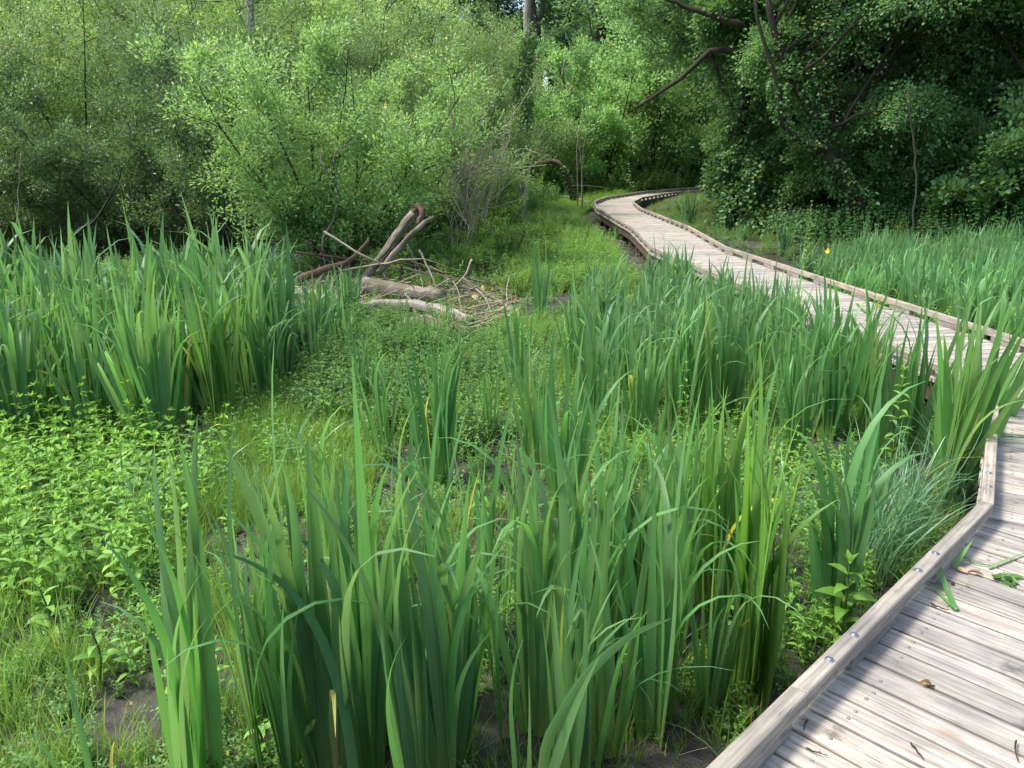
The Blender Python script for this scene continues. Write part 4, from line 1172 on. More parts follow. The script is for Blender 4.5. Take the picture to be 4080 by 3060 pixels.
# ------------------------------------------------------------------ iris clumps
FG = 'large iris clumps in the foreground'
hero = [  # px base, H, nf, nl, spread, arch, radius, wide, lean, label
 ((872, 1700), 1.22, 4, 7, .20, .10, .13, 1.25, (-.05, 0), 'largest foreground iris clump with broad dark blades at the bottom edge left of the centre'),
 ((720, 1720), 1.22, 2, 6, .16, .10, .08, 1.2, (-.03, 0), 'broad-bladed iris clump just left of the largest foreground clump'),
 ((455, 1740), 1.15, 2, 5, .10, .05, .06, 1.1, (.02, 0), 'leaning iris blades at the bottom edge between the bare mud and the largest clump'),
 ((560, 1560), .92, 2, 5, .14, .15, .06, .95, (-.03, 0), 'slim pale iris clump behind the foreground blades above the mud'),
 ((180, 1790), .62, 1, 3, .18, .0, .05, 1.1, (-.1, 0), 'two dark iris blades poking up from the bottom left corner'),
 ((20, 1560), .45, 1, 4, .25, .3, .05, .7, (0, 0), 'small iris shoot at the left edge beside the bare mud'),
 ((1010, 1690), 1.02, 2, 6, .18, .15, .09, 1.1, (.02, 0), 'upright iris clump at the bottom centre with short front blades'),
 ((1150, 1620), 1.05, 3, 5, .17, .25, .10, 1.05, (.0, 0), 'iris clump in the bottom centre behind the arching pale leaf'),
 ((1120, 1800), .80, 1, 3, .2, .0, .03, 1.3, (.12, 0), 'iris with one broad pale leaf arching to the right at the bottom centre'),
 ((1265, 1540), 1.10, 3, 6, .17, .2, .10, 1.05, (.0, 0), 'dense iris clump right of the bottom centre'),
 ((1390, 1560), 1.05, 3, 6, .16, .2, .09, 1.0, (-.02, 0), 'dense iris clump left of the seed pod stalks'),
 ((1420, 1420), 1.12, 3, 6, .17, .15, .10, 1.05, (.0, 0), 'tall iris clump behind the seed pod stalks'),
 ((1520, 1560), .85, 2, 5, .18, .2, .06, .95, (0, 0), 'short iris clump beside the kerb at the bottom with seed pods'),
 ((1622, 1520), 1.16, 3, 7, .12, .0, .05, 1.35, (-.01, 0), 'tall upright iris clump with broad yellow-green blades close to the near kerb'),
 ((1560, 1330), 1.12, 3, 6, .17, .15, .09, 1.1, (-.03, 0), 'iris clump standing behind the yellow-green clump near the kerb'),
 ((1790, 1375), 1.02, 2, 5, .12, .5, .04, 1.2, (-.10, 0), 'iris clump with dark leaves arching left beside the big-leaved herb at the kerb'),
 ((1290, 1330), 1.05, 3, 6, .18, .2, .10, 1.0, (0, 0), 'iris clump in the middle of the foreground group'),
 ((1150, 1400), 1.02, 2, 6, .2, .3, .08, 1.0, (.02, 0), 'iris clump with drooping tips behind the bottom centre'),
 ((1020, 1450), 1.05, 2, 6, .2, .3, .08, 1.0, (-.03, 0), 'iris clump with drooping tips right of the largest clump'),
 ((1480, 1250), 1.05, 3, 6, .17, .2, .1, 1.0, (.0, 0), 'iris clump at the back of the foreground group'),
 ((600, 1730), 1.12, 2, 6, .15, .1, .07, 1.1, (.0, 0), 'iris clump at the bottom edge between the leaning blades and the largest clump'),
 ((960, 1590), 1.0, 2, 6, .17, .2, .08, 1.0, (.0, 0), 'iris clump between the largest clump and the arching pale leaf'),
 ((1240, 1690), .9, 3, 5, .17, .2, .08, 1.1, (.0, 0), 'shorter iris clump at the bottom edge in the centre'),
 ((1370, 1330), 1.05, 2, 6, .17, .2, .08, 1.1, (.0, 0), 'iris clump behind the dense clumps right of the bottom centre'),
 ((1640, 1240), .98, 2, 6, .17, .2, .08, 1.1, (.0, 0), 'iris clump right of the one at the back of the foreground group')]
for (px, py), H_, nf, nl, sp, ar, ra, wd, ln, lab in hero:
    x, y = G(px, py)
    c = (1.25, 1.15, .8, 1) if 'yellow-green' in lab else ((.85, .88, .95, 1) if 'dark' in lab else (1, 1, 1, 1))
    iris_thing(x, y, lab, FG, H_*1.08, nf+(1 if nf > 1 else 0), nl+(1 if nf > 1 else 0), sp*.72, ar*1.1, ra*1.6, wd*.97, c, (ln[0]*.6, ln[1]))
def arch_leaf(px_pts, Y, w, color, label):
    pts = [np.array(P3(a, b, Y+c)) for a, b, c in px_pts]
    base = pts[0].copy(); base[2] = hz(base[0], base[1])
    pts = [base]+pts
    e = empty('iris_clump', tuple(base)); tag(e, label, 'iris plant', FG)
    p = smooth_path(pts, 22)-base
    T = np.gradient(p, axis=0); T /= np.linalg.norm(T, axis=1)[:, None]
    S = np.cross(T, [0.15, 1., .1]); S /= np.linalg.norm(S, axis=1)[:, None]
    Nn = np.cross(S, T); t = np.linspace(0, 1, 22)
    wd = w*.5*np.minimum(1, (1.001-t)/.5)**.75
    V = np.stack([p-S*wd[:, None], p-Nn*wd[:, None]*.25, p+S*wd[:, None]], 1).reshape(-1, 3)
    F = [[i*3+j, i*3+j+1, (i+1)*3+j+1, (i+1)*3+j] for i in range(21) for j in range(2)]
    U = np.stack([np.tile([0, .5, 1], 22), np.repeat(t, 3)], 1)
    o = mk('leaf', V, F, M['iris'], uv=U, parent=e); o.color = color
arch_leaf([(1175, 1640, 0), (1215, 1540, 0), (1275, 1450, .02), (1350, 1382, .04), (1410, 1350, .05), (1452, 1336, .06)], 1.72, .030, (1.25, 1.12, 1.15, 1), 'single long pale iris leaf arching to the right across the bottom centre')
arch_leaf([(760, 1640, 0), (735, 1500, 0), (690, 1370, .02), (620, 1270, .04), (540, 1215, .06), (455, 1188, .08)], 1.85, .032, (.75, .9, 1.15, 1), 'single blue-green iris leaf arching to the left over the mud')
MG = 'iris clumps standing singly in the marsh'
for (px, py), H_, nf, nl, sp, ar, ra, wd, ln, lab in [
 ((330, 975), 1.18, 4, 7, .24, .3, .08, 1.0, (-.02, 0), 'big vase-shaped iris clump in front of the left stand above the bright herbs'),
 ((490, 915), 1.12, 3, 6, .17, .3, .07, .9, (0, 0), 'yellowish iris clump to the right of the big vase-shaped clump'),
 ((600, 850), 1.02, 2, 6, .2, .3, .07, .85, (0, 0), 'slender iris clump near the right end of the left stand'),
 ((690, 830), .82, 2, 5, .22, .4, .06, .75, (0, 0), 'small arching iris clump at the right end of the left stand'),
 ((60, 960), .75, 2, 6, .3, .5, .07, .6, (0, 0), 'low grassy iris clump at the left edge among the bright herbs'),
 ((845, 1000), .80, 2, 5, .22, .35, .06, .9, (-.05, 0), 'iris clump with two curved pale leaves left of the central dark clump'),
 ((955, 1060), .98, 4, 6, .16, .2, .09, .95, (0, 0), 'dense dark iris clump in the centre in front of the mud patch'),
 ((1050, 960), .66, 2, 5, .15, .15, .06, .8, (0, 0), 'short iris clump just right of the central dark clump'),
 ((1165, 1010), .88, 3, 5, .14, .2, .07, .9, (-.08, 0), 'iris clump leaning left on the herb carpet right of the centre'),
 ((1170, 690), .85, 3, 5, .12, .1, .06, .9, (0, 0), 'tall narrow iris clump standing alone in the middle distance'),
 ((1290, 940), .85, 3, 6, .2, .2, .08, .9, (0, 0), 'iris clump beside the red-leaved seedlings'),
 ((960, 740), .55, 2, 5, .2, .3, .07, .7, (0, 0), 'small iris tuft in front of the pale fallen logs'),
 ((765, 770), .55, 2, 5, .12, .1, .06, .7, (0, 0), 'small upright iris tuft left of the fallen logs'),
 ((880, 790), .6, 2, 5, .2, .2, .06, .7, (0, 0), 'small iris tuft on the leafy carpet below the fallen logs'),
 ((1240, 830), .8, 3, 5, .16, .2, .07, .9, (0, 0), 'iris clump at the left end of the belt near the mud patch'),
 ((1120, 860), .75, 2, 5, .16, .2, .07, .85, (0, 0), 'iris clump just beyond the one leaning left on the herb carpet'),
 ((790, 900), .7, 2, 5, .2, .3, .06, .8, (0, 0), 'slim iris clump midway between the left stand and the central dark clump'),
 ((1220, 1130), .9, 3, 5, .17, .2, .07, .95, (0, 0), 'iris clump behind the foreground group right of the centre'),
 ((720, 1230), .85, 2, 5, .15, .2, .06, .9, (0, 0), 'slim iris clump behind the largest foreground clump on the left'),
 ((900, 1260), .85, 2, 5, .15, .3, .06, .9, (0, 0), 'slim iris clump behind the largest foreground clump on the right')]:
    x, y = G(px, py)
    c = (1.25, 1.1, .8, 1) if 'yellowish' in lab else ((.8, .88, .9, 1) if 'dark' in lab else (1, 1, 1, 1))
    iris_thing(x, y, lab, MG, H_*1.2, nf+1, nl, sp, ar, ra, wd, c, ln)
KG = 'iris clumps beside the boardwalk kerb'
for (px, py), H_, nf, nl, sp, ar, ra, wd, ln, c, lab in [
 ((2030, 1090), 1.22, 4, 7, .22, .05, .10, 1.15, (.05, 0), (1.15, 1.05, .85, 1), 'big bright iris clump fanning against the kerb where the boardwalk turns'),
 ((2085, 1010), 1.18, 2, 6, .22, .05, .06, 1.1, (.12, 0), (1, 1, .9, 1), 'iris clump leaning over the kerb behind the big bright fan'),
 ((1960, 1000), 1.08, 3, 6, .18, .15, .08, 1.0, (0, 0), (1, 1, 1, 1), 'iris clump left of the big bright fan at the turn'),
 ((1880, 1010), .98, 2, 6, .08, .0, .05, 1.2, (.02, 0), (1.2, 1.1, .9, 1), 'pale upright broad iris clump left of the tall herb by the boardwalk'),
 ((1790, 960), 1.05, 3, 6, .17, .2, .09, 1.0, (-.08, 0), (.95, 1, 1, 1), 'iris clump with leaves leaning left half way along the kerb'),
 ((1700, 1000), 1.0, 3, 6, .17, .25, .09, 1.0, (-.03, 0), (1, 1, 1, 1), 'iris clump in front of the leaning clump along the boardwalk'),
 ((1850, 1190), .9, 2, 5, .17, .4, .06, .8, (.0, 0), (.9, 1, 1, 1), 'iris clump rising from the tangled blue-green sedge')]:
    x, y = G(px, py)
    iris_thing(x, y, lab, KG, H_*1.08, nf+1, nl, sp, ar, ra, wd, c, ln)
# dense left stand
pl = gp((-160, 690), (630, 690), (660, 780), (620, 870), (480, 915), (300, 950), (100, 975), (-160, 985))
Q = sample_poly(pl, 900)
Q = Q[np.argsort(Q[:, 1]+rng.uniform(0, 2.6, len(Q)))]
sel = []
for q in Q:
    if all((q[0]-r[0])**2+(q[1]-r[1])**2 > .155**2 for r in sel): sel.append(q)
    if len(sel) >= 90: break
lst = []
for q in sel:
    if q[1] < 6.6:
        o = iris_thing(q[0], q[1], '', 'iris clumps of the dense left stand', random.uniform(1.0, 1.45), 4, 6, .19, .3, .09, 1.12, tint(1, -.02, random.uniform(.85, 1.1)))
        tag(o, None, 'iris plant'); lst.append(o)
    else:
        lst.append(iris_far(q[0], q[1], 'x', 'iris clumps of the dense left stand', random.uniform(1.35, 1.65), tint(1, -.02, random.uniform(.75, 1.05))))
rank_labels(lst, 12, '{n} clump from the left in the {row} row of the tall dense left iris stand')
# right end of stand, thin
lst = [iris_far(q[0], q[1], 'x', 'slim iris clumps at the end of the left stand', random.uniform(.6, .9)) for q in sample_poly(gp((640, 700), (760, 700), (750, 860), (640, 860)), 10)]
rank_labels(lst, 5, '{n} slim iris clump from the left in the {row} row ending the left stand')
# along the boardwalk
pl = gp((1240, 760), (1330, 690), (1440, 640), (1560, 640), (1700, 740), (1800, 800), (1960, 940), (1900, 1010), (1640, 930), (1480, 960), (1380, 1000), (1290, 900))
Q = sample_poly(pl, 800); sel = []
for q in Q:
    if off_deck(q[0], q[1]) and all((q[0]-r[0])**2+(q[1]-r[1])**2 > .21**2 for r in sel): sel.append(q)
    if len(sel) >= 74: break
lst = []
for q in sel:
    if q[1] < 5.8:
        lst.append(iris_thing(q[0], q[1], 'x', 'iris clumps along the boardwalk', random.uniform(.95, 1.2), 3, 6, .17, .28, .08, 1.2, tint(1, 0, random.uniform(.9, 1.1))))
    else:
        lst.append(iris_far(q[0], q[1], 'x', 'iris clumps along the boardwalk', random.uniform(.78, 1.0), tint(1, 0, random.uniform(.85, 1.1))))
rank_labels(lst, 12, '{n} clump from the left in the {row} row of the iris belt before the boardwalk')
# bed beyond the boardwalk
bed = [(4.75, 8.2), (4.2, 11.2), (6.4, 14.0), (7.8, 14.4), (12, 14.0), (13, 10.6), (9.4, 9.9), (6.6, 10.0), (5.4, 9.0), (5.2, 7.4)]
Q = sample_poly(bed, 1600); sel = []; rest = []
for q in Q:
    if not off_deck(q[0], q[1]): continue
    if all((q[0]-r[0])**2+(q[1]-r[1])**2 > .24**2 for r in sel): sel.append(q)
    elif len(rest) < 130: rest.append(q)
sel = sorted(sel, key=lambda q: q[1])
keep_n = 64
lst = [iris_far(q[0], q[1], 'x', 'iris clumps of the bed beyond the boardwalk', random.uniform(.55, .95), tint(1.04, .02, random.uniform(1.0, 1.45)), kind=random.randrange(3, 10)) for q in sel[:keep_n]]
rank_labels(lst, 12, '{n} clump from the left in the {row} row of the iris bed beyond the boardwalk')
Pq = np.array(sel[keep_n:]+rest)
bedc = [mk('iris_shoot', *( [np.array([v.co for v in m.vertices]), [list(p.vertices) for p in m.polygons], M['iris_far']] ), link=False) for m in FARCL[5:8]]
scatter('iris_bed', bedc, Pq, rng.uniform(0, 6.28, len(Pq)), rng.uniform(.55, .82, len(Pq)), 'mass of pale green arching iris leaves filling the bed beyond the boardwalk', 'iris bed', .05)
# single clumps further off
for px, py, H_, lab in [(1195, 452, 1.15, 'dark iris clump under the arched dead branch'), (1172, 448, 1.0, 'iris clump left of the one under the arched branch'), (1150, 476, 1.0, 'iris clump in front of the two under the arched branch'), (1105, 440, .9, 'iris clump at the edge of the dry bush'),
                        (1487, 490, 1.15, 'iris clump between the far boardwalk and the ivy mound'), (1655, 492, 1.0, 'iris clump at the foot of the shaded right bank'), (1690, 555, .85, 'iris clump on the dark mud beyond the kerb'), (1625, 490, .9, 'iris clump just left of the one at the foot of the bank'), (1330, 520, .5, 'small iris tuft in the bright grass left of the boardwalk'), (1600, 520, .6, 'small iris tuft on the mud right of the boardwalk'), (1280, 640, .6, 'small iris tuft in the open grass before the boardwalk belt'), (1420, 560, .5, 'small iris tuft near the boardwalk posts')]:
    x, y = G(px, py)
    iris_far(x, y, lab, 'distant iris clumps', H_, tint(1, -.03, .85))
# yellow flower
fx, fy = G(1790, 690)[0], 9.6
fp = P3(1788, 545, fy)
e = empty('iris_flower', (fp[0], fy, hz(fp[0], fy))); tag(e, 'single yellow iris flower on its stalk beyond the boardwalk', 'flower')
v, f, u = tube([(0, 0, 0), (.01, 0, .4), (0, 0, fp[2]-e.location[2])], [.006, .005, .004], 5); mk('stalk', v, f, M['stem'], uv=u, parent=e)
for k in range(6):
    lv, lf_ = leaf_shape(.075 if k % 2 == 0 else .05, .045 if k % 2 == 0 else .02, 1.7 if k % 2 == 0 else -.4, 4, .2, np.array([.35, .6, 1, .9, .3]))
    mk('petal', xf(lv, (0, 0, fp[2]-e.location[2]), (0, -.5 if k % 2 == 0 else -1.2, k*PI/3)), lf_, M['yellow'], parent=e)
# seed pods
def pods(px, py, Y, lab, n=3):
    x, _, zt = P3(px, py, Y); z0 = hz(x, Y)
    e = empty('seed_stalk', (x, Y, z0)); tag(e, lab, 'seed pods', 'iris seed pod stalks')
    h = zt-z0
    v, f, u = tube(smooth_path([(0, 0, 0), (.02, 0, h*.5), (0, 0, h)], 8), np.linspace(.006, .004, 8), 6); mk('stalk', v, f, M['stem'], uv=u, parent=e)
    for k in range(n):
        a = k*2.2; d = np.array([math.cos(a)*.6, math.sin(a)*.6, .9]); d /= np.linalg.norm(d)
        b = np.array([0, 0, h-.07*k*.8])
        L_ = .075
        pts = [b+d*L_*t for t in (0, .15, .35, .6, .85, 1.0)]
        v, f, u = tube(pts, [.003, .008, .013, .013, .008, .002], 7, True); mk('pod', v, f, M['pod'], uv=u, parent=e)
    lv, lf_, _u = blade(.16, .02, .9, 0, 5, 3); mk('bract', xf(lv, (0, 0, h-.16), (0, .3, 1)), lf_, M['pod'], parent=e)
pods(1452, 1400, 2.75, 'green iris seed pods on a stalk left of the yellow-green clump')
pods(1530, 1320, 3.1, 'green iris seed pods standing behind the short clump at the kerb', 2)
pods(655, 1590, 1.95, 'pale striped iris seed pod low in front of the largest foreground clump', 2)
pods(1600, 1560, 2.25, 'green iris seed pod touching the near kerb', 2)
pods(1465, 1480, 2.5, 'lower iris seed pods on the stalk nearest the bottom right of the foreground group', 3)

# ------------------------------------------------------------------ herbs
def hero_herb(px, py, H_, nodes, lf, wf, lab, mat='herb', lean=(0, 0), name='herb_plant', xy=None, elev=.35):
    x, y = G(px, py) if xy is None else xy
    e = empty(name, (x, y, hz(x, y)-.01)); e.rotation_euler = (lean[1], lean[0], 0); tag(e, lab, 'herb')
    path = smooth_path([(0, 0, 0), (.015, .01, H_*.5), (0, 0, H_)], 8)
    v, f, u = tube(path, np.linspace(.006, .003, 8), 6); mk('stem', v, f, M['stem'], uv=u, parent=e)
    ph = random.uniform(0, 1)
    for k in range(nodes):
        s = .15+.85*k/(nodes-1); p = np.array([np.interp(s, np.linspace(0, 1, 8), path[:, q]) for q in range(3)])
        size = (1-.6*max(0, s-.6)/.4)*(.7+.3*min(1, s/.3))
        for a in (0, PI):
            v, f = leaf_shape(lf*size*random.uniform(.85, 1.1), wf*size, random.uniform(.4, 1.1), 4, .35)
            o = mk('leaf', v, f, M[mat], parent=e, loc=tuple(p))
            o.rotation_euler = (random.gauss(0, .15), -(elev+.5*max(0, s-.75)*2+random.gauss(0, .12)), ph+a+random.gauss(0, .2))
        ph += PI/2
    for a in range(4):
        v, f = leaf_shape(lf*.4, wf*.4, .2); o = mk('leaf', v, f, M[mat], parent=e, loc=tuple(path[-1])); o.rotation_euler = (0, -1.0, a*PI/2)
hero_herb(1808, 1400, .40, 7, .15, .055, 'big-leaved bright herb growing against the near kerb')
hero_herb(1915, 1050, .72, 13, .10, .030, 'tall leafy herb between the iris clumps beside the boardwalk')
hero_herb(1470, 960, .6, 10, .07, .025, 'leafy herb among the iris belt along the boardwalk')
hero_herb(215, 1470, .26, 6, .10, .035, 'bright herb standing on the bare mud in the lower left')
hero_herb(110, 1400, .30, 6, .11, .036, 'bright herb left of the one on the bare mud')
hero_herb(330, 1385, .24, 6, .085, .03, 'bright herb right of the one on the bare mud')
hero_herb(700, 935, .30, 6, .10, .035, 'bright leafy herb standing out at the right end of the left stand')
hero_herb(1035, 1150, .25, 6, .085, .035, 'light green broad-leaved herb in the centre behind the arching iris')
hero_herb(560, 1650, .16, 4, .09, .032, 'small herb at the bottom edge left of the foreground iris')
hero_herb(0, 0, 1.28, 20, .10, .026, 'tall pale willowherb standing alone beyond the boardwalk', xy=(P3(1735, 600, 10.9)[0], 10.9), elev=.7)
hero_herb(0, 0, .7, 12, .08, .022, 'shorter willowherb at the foot of the tall pale one', xy=(P3(1735, 600, 10.4)[0]+.15, 10.4), elev=.7)
HP = gp((-140, 940), (180, 930), (360, 990), (470, 1010), (440, 1130), (360, 1250), (300, 1330), (150, 1310), (60, 1400), (-140, 1300))
Q = sample_poly(HP, 2600); sel = []; rest = []
for q in Q:
    if all((q[0]-r[0])**2+(q[1]-r[1])**2 > .085**2 for r in sel) and len(sel) < 286: sel.append(q)
    else: rest.append(q)
lst = []
for q in sel:
    m = random.choice(HERB)
    o = inst('herb_plant', m.data, None, (q[0], q[1], hz(*q)-.01), (random.gauss(0, .12), random.gauss(0, .12), random.uniform(0, 6.28)), random.uniform(.85, 1.3))
    o.color = tint(1, .03, random.uniform(.85, 1.15))
    tag(o, 'x', 'herb', 'herbs of the bright patch on the left'); lst.append(o)
rank_labels(lst, 20, '{n} herb from the left in the {row} row of the bright patch')
HS = [bpy.data.objects.new('herb_shoot', m.data) for m in HERB]
extra = [np.array(rest[:150])]
for poly, n in ((gp((330, 960), (830, 860), (850, 980), (560, 1120), (480, 1180)), 90), (gp((60, 800), (420, 800), (640, 860), (600, 940), (60, 930)), 200), (gp((980, 700), (1260, 720), (1250, 1000), (1060, 1010)), 110),
                (gp((1260, 900), (1640, 960), (2000, 1120), (1900, 1250), (1300, 1200)), 220), (gp((240, 1350), (480, 1200), (540, 1660), (330, 1550)), 30), (gp((1620, 1600), (1900, 1290), (1780, 1250), (1560, 1400)), 60)):
    extra.append(sample_poly(poly, n))
Pq = np.concatenate(extra); Pq = Pq[off_deck(Pq[:, 0], Pq[:, 1])]
scatter('herb_carpet', HS, Pq, rng.uniform(0, 6.28, len(Pq)), rng.uniform(.4, .85, len(Pq)), 'scattered leafy herbs growing between the iris clumps', 'herbs', .15)
# nettles on the right bank
bank = [(5.6, 15.2), (9.0, 13.9), (13.5, 13.6), (14.5, 16.5), (9.5, 16.6), (7.5, 17.0)]
Q = sample_poly(bank, 190)
Q = Q[np.argsort(Q[:, 1])]
lst = []
for q in Q:
    m = random.choice(NETTLE)
    o = inst('nettle_plant', m.data, None, (q[0], q[1], hz(*q)-.02), (random.gauss(0, .1), random.gauss(0, .1), random.uniform(0, 6.28)), random.uniform(.8, 1.15))
    tag(o, 'x', 'nettle', 'nettles on the right bank'); lst.append(o)
rank_labels(lst, 24, '{n} nettle from the left in the {row} row on the shaded right bank')
# sedge by the kerb
lst = []
for i, q in enumerate(sample_poly(gp((1830, 1130), (2110, 1040), (2100, 1110), (1900, 1290), (1800, 1260)), 26)):
    if not off_deck(q[0], q[1]): continue
    o = inst('sedge_tuft', random.choice(SEDGE).data, None, (q[0], q[1], hz(*q)-.01), (0, 0, random.uniform(0, 6.28)), random.uniform(.75, 1.1))
    tag(o, 'x', 'sedge', 'sedge tufts at the near bend'); lst.append(o)
rank_labels(lst, 6, '{n} arching sedge tuft from the left in the {row} row at the near bend')
for px, py, lab in [(300, 1180, 'pale arching sedge tuft at the lower edge of the bright herbs'), (420, 1080, 'arching sedge tuft right of the bright herbs'), (560, 1130, 'arching sedge tuft behind the slim foreground iris'), (80, 940, 'arching sedge tuft at the left edge before the iris stand'),
                    (1330, 1600, 'arching sedge tuft low in the foreground iris'), (1120, 1560, 'arching sedge tuft at the bottom centre'), (1700, 1130, 'arching sedge tuft between the two iris groups'), (640, 1020, 'low sedge tuft on the bright grass left of the centre')]:
    x, y = G(px, py)
    o = inst('sedge_tuft', random.choice(SEDGE).data, None, (x, y, hz(x, y)-.01), (0, 0, random.uniform(0, 6.28)), random.uniform(.7, 1.0))
    tag(o, lab, 'sedge')

# ------------------------------------------------------------------ ground cover (uncountable)
DEBRIS = gp((640, 590), (760, 560), (960, 590), (1110, 600), (1120, 680), (1020, 735), (900, 740), (760, 690), (650, 670))
def cover(name, protos, poly, n, s0, s1, label, cat, dens=None, tilt=.15):
    P = sample_poly(poly, n)
    P = P[off_deck(P[:, 0], P[:, 1]) & ((P[:, 1] < 10) | ~in_poly(P[:, 0], P[:, 1], _bwo3))]
    z = hgt(P[:, 0], P[:, 1]); P = P[z > -.05]
    dd = in_poly(P[:, 0], P[:, 1], DEBRIS)
    P = P[~dd | (rng.random(len(P)) < .22)]
    if dens is not None:
        P = P[rng.random(len(P)) < dens(P[:, 0], P[:, 1])]
    return scatter(name, protos, P, rng.uniform(0, 6.28, len(P)), rng.uniform(s0, s1, len(P)), label, cat, tilt)
near = [(-4.5, 1.0), (2.2, 2.4), (3.2, 5), (2.6, 9), (-6.5, 9.5), (-5.5, 3)]
mid = [(-7, 5.5), (3.2, 5), (2.4, 12), (2.4, 16), (-3.0, 13.5), (-8, 12)]
chan = [(-2.5, 11), (2.4, 11), (2.5, 22), (3, 27), (5, 32), (0, 32), (-1.5, 20)]
mudmask = lambda x, y: np.clip(patch(x, y, 1.6, 1.0)*2.2-.55+(y > 5.5)*.6, .05, 1)
cover('creeping_herbs', [CARPET[i] for i in range(8)], near, 11000, .45, .85, 'carpet of small-leaved creeping plants on the mud between the iris', 'ground cover', mudmask)
cover('marsh_carpet', [CARPET[i] for i in range(5, 8)], mid, 14000, .5, 1.0, 'leafy green carpet round the fallen logs and below the thicket', 'ground cover', lambda x, y: np.clip(patch(x, y, 1.1, 2)*1.5, .15, 1))
gmask = lambda x, y: np.clip(patch(x, y, 1.3, 4.0)*2.0-.5, .08, 1)
cover('leafy_carpet', [CARPET[i] for i in (5, 6, 7)]+[bpy.data.objects.new('dark_herb_shoot', m.data) for m in HERBD], gp((640, 700), (1000, 700), (1080, 830), (1040, 1010), (860, 960), (640, 930)), 2600, .6, 1.25, 'darker leafy carpet below the fallen logs', 'ground cover', lambda x, y: np.clip(patch(x, y, 2.2, 2)*1.8, .1, 1))
cover('corner_grass', GRASS, gp((-60, 1180), (480, 1200), (560, 1640), (520, 1800), (-60, 1800)), 520, .9, 1.6, 'thin wispy grass on the bare mud at the lower left', 'grass', lambda x, y: np.clip(patch(x, y, 3.0, 2)*2-.4, .05, 1))
cover('short_grass', GRASS, near, 9000, .7, 1.3, 'thin bright grass growing in patches on the mud', 'grass', gmask)
cover('bright_grass', GRASS, gp((500, 870), (830, 850), (800, 1090), (430, 1160)), 1500, .8, 1.4, 'bright short grass in the open patch left of the centre', 'grass')
cover('channel_grass', GRASS, chan, 11000, .7, 1.6, 'sunlit grass in the open lane leading to the far bend', 'grass', lambda x, y: np.clip(patch(x, y, 1.4, 1)*1.9-.2, .05, 1))
cover('channel_herbs', [CARPET[i] for i in (0, 1, 4, 5, 7)], chan, 13000, .7, 1.9, 'leafy low plants in the open lane below the dry bush', 'ground cover', lambda x, y: np.clip(patch(x, y, .8, 3)*1.6, .1, 1))
rightg = [(4.0, 14), (3.7, 22), (6, 28), (14, 34), (30, 34), (30, 12), (12, 12), (6, 14)]
cover('shade_carpet', [CARPET[i] for i in (0, 3, 6)], rightg, 8500, .9, 1.8, 'low dark green plants on the shaded mud beyond the boardwalk', 'ground cover', lambda x, y: np.clip(patch(x, y, 1.5, 2)*1.6-.1, .05, 1))
cover('shade_grass', GRASS, [(3.7, 19), (3.8, 26), (7, 30), (16, 34), (16, 28), (6.5, 19)], 6500, .6, 1.1, 'grass under the far boardwalk', 'grass')
cover('bed_floor', [CARPET[i] for i in (0, 1, 4)], bed, 3500, 1, 2, 'low plants between the iris of the right bed', 'ground cover')
cover('forest_floor', [CARPET[i] for i in (0, 3, 6)], [(-45, 28), (-10, 21), (0, 22), (2, 31), (16, 37), (50, 37), (50, 60), (-45, 60)], 22000, 2.5, 6, 'undergrowth on the forest floor at the back', 'undergrowth')
cover('thicket_floor', [CARPET[i] for i in (0, 3, 6, 7)], [(-8, 11.5), (0, 12), (1, 22), (-20, 24), (-20, 12)], 14000, .6, 1.6, 'low undergrowth beneath the willow thicket', 'undergrowth')
cover('leaf_litter', DLEAF, near, 1500, .5, 1.2, 'brown dead leaves and bits of twig lying on the mud', 'litter', None, .3)

# ------------------------------------------------------------------ small things lying on the deck
def on_deck(px, py, z=0.0):
    x, y = G(px, py, DZ+z); return np.array([x, y, DZ+z])
def deck_strip(px_pts, w, mat, label, name='cut_leaf', cat='cut leaf', lift=None, group='cut iris leaves on the boardwalk'):
    pts = [on_deck(p[0], p[1], .008+(p[2] if len(p) > 2 else 0)) for p in px_pts]
    p = smooth_path(pts, 10); loc = p[0].copy(); p = p-loc
    T = np.gradient(p, axis=0); T /= np.linalg.norm(T, axis=1)[:, None]
    S = np.cross(T, [0, 0, 1.]); S /= np.linalg.norm(S, axis=1)[:, None]
    t = np.linspace(0, 1, 10); wd = w*.5*np.minimum(1, (1.02-t)/.4)**.7
    V = np.stack([p-S*wd[:, None]+[0, 0, .004], p, p+S*wd[:, None]+[0, 0, .004]], 1).reshape(-1, 3)
    F = [[i*3+j, i*3+j+1, (i+1)*3+j+1, (i+1)*3+j] for i in range(9) for j in range(2)]
    U = np.stack([np.tile([0, .5, 1], 10), np.repeat(t*.6+.3, 3)], 1)
    o = mk(name, V, F, M[mat], uv=U, loc=loc); tag(o, label, cat, group)
deck_strip([(2064, 1316), (2045, 1275), (2028, 1225, .05), (2014, 1188, .11)], .022, 'iris', 'green iris leaf fallen over the near kerb onto the planks')
deck_strip([(2064, 1318), (2020, 1275), (1985, 1240, .08), (1965, 1222, .12)], .014, 'iris', 'narrow green leaf beside the one fallen over the kerb')
deck_strip([(2062, 1228), (2075, 1205, .03), (2101, 1168, .08)], .016, 'iris', 'dark kinked leaf standing up from the planks near the kerb')
deck_strip([(2135, 1228), (2165, 1215), (2230, 1190)], .012, 'sedge', 'pale leaf blade beside the wilted plant scrap')
deck_strip([(2052, 1180), (2100, 1215), (2140, 1222)], .008, 'iris', 'thin stalk lying towards the wilted plant scrap')
deck_strip([(2100, 935), (2150, 938), (2250, 945)], .03, 'iris', 'flat iris leaf lying across the planks at the right edge')
deck_strip([(2060, 950), (2120, 948), (2240, 962)], .02, 'sedge', 'pale iris leaf lying below the flat dark one')
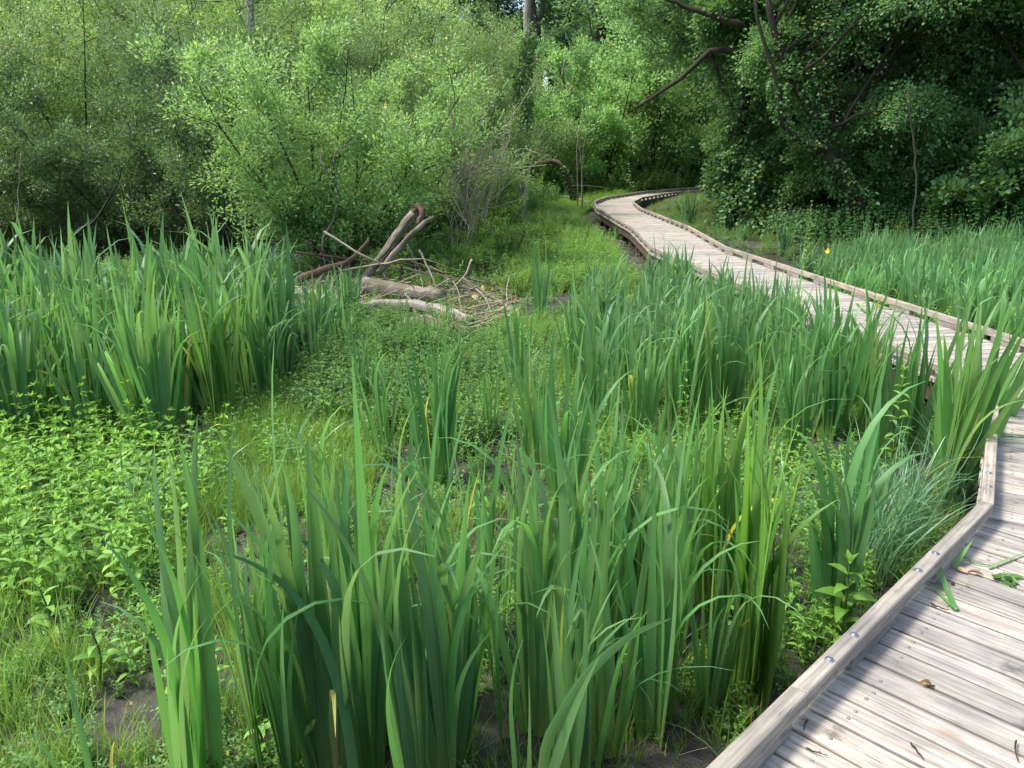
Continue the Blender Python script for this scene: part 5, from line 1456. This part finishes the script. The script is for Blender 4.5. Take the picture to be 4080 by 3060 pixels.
deck_strip([(2068, 928), (2080, 905), (2090, 880)], .035, 'pod', 'pale cut root end of an iris on the planks by the kerb')
for k, (q, w_) in enumerate([([(2088, 885), (2085, 855, .02), (2084, 820, .08)], .035), ([(2088, 885), (2098, 850, .03), (2112, 805, .1)], .03), ([(2092, 885), (2130, 880), (2212, 905)], .025), ([(2088, 885), (2078, 868), (2072, 840, .04)], .03)]):
    deck_strip(q, w_, 'iris', ['short cut iris blade pointing up from the pale root', 'slanting cut iris blade above the pale root', 'long iris blade lying right of the pale root', 'stubby cut blade left of the pale root'][k])
deck_strip([(1885, 640), (1900, 662), (1930, 668)], .035, 'iris', 'bent iris leaf pushed over the far kerb onto the deck')
deck_strip([(1850, 655), (1870, 675), (1900, 682)], .03, 'grass', 'pale leaf scrap on the deck beside the far kerb')
deck_strip([(1870, 690), (1885, 700), (1915, 700)], .03, 'iris', 'small leaf scrap in the middle of the deck')
def twig_on(pts, r, lab):
    p = smooth_path([on_deck(a, b, .004+r+c) for a, b, c in pts], 8, .001); loc = p[0].copy()
    v, f, u = tube(p-loc, np.linspace(r, r*.5, 8), 5, True, .2)
    tag(mk('twig', v, f, M['dead_dark'], uv=u, loc=loc), lab, 'twig', 'twigs on the boardwalk')
twig_on([(1744, 1555, 0), (1740, 1562, .006), (1736, 1577, 0)], .0028, 'short brown twig on the planks near the bottom of the kerb')
twig_on([(1741, 1615, 0), (1765, 1626, .003), (1789, 1632, .004)], .0022, 'thin brown twig along a plank gap at the bottom edge')
twig_on([(1967, 1604, .004), (1980, 1622, 0), (1995, 1639, 0)], .003, 'straight brown twig on the planks at the bottom right')
twig_on([(2195, 1600, .006), (2192, 1620, .01), (2200, 1645, 0)], .003, 'curled twig at the lower right corner')
twig_on([(2010, 1303, 0), (2030, 1312, .002), (2050, 1318, 0)], .0035, 'reddish catkin in the gap by the fallen iris leaf')
def curl(px, py, s, lab, mat='deadleaf', n=1, cat='dead leaf'):
    p = on_deck(px, py, .008); mb = MB()
    for k in range(n):
        v, f = leaf_shape(s*random.uniform(.8, 1.2), s*.5, random.uniform(-1.3, 1.3), 4, .8, np.array([.3, .8, 1, .7, .1]))
        mb.add(xf(v, (random.uniform(-1, 1)*s*.3*(n > 1), random.uniform(-1, 1)*s*.3*(n > 1), 0), (random.gauss(0, .4), random.gauss(0, .3), random.uniform(0, 6.28))), f)
    tag(mb.build('dead_leaf' if n < 4 else 'plant_scrap', M[mat], loc=tuple(p)), lab, cat)
curl(1988, 1476, .045, 'small pale crumpled leaf on the near planks', n=2)
curl(2088, 1237, .055, 'curled pale brown leaf on the planks near the wilted scrap', n=2)
curl(2084, 1263, .02, 'tiny yellowish fragment on the planks below the curled leaf')
curl(2173, 1250, .06, 'wilted green plant scrap lying on the planks at the right edge', 'herb_dark', 12, 'plant scrap')
p = on_deck(2058, 1260, .008)
v, f, u = tube([(0, 0, -.007), (0, 0, -.003), (0, 0, .003), (0, 0, .007)], [.003, .007, .007, .003], 8); tag(mk('alder_cone', v, f, M['dead_dark'], uv=u, loc=tuple(p)), 'small brown alder cone on the planks', 'cone')
# remove source objects that were not placed
for grp in (SPR, WIL, BRI, FART, ALD, UND, MAP):
    for s_ in grp:
        if s_.name not in used:
            for ch in list(s_.children_recursive): bpy.data.objects.remove(ch)
            bpy.data.objects.remove(s_)
for o in scene.objects:
    if o.type == 'EMPTY': o.empty_display_size = .1
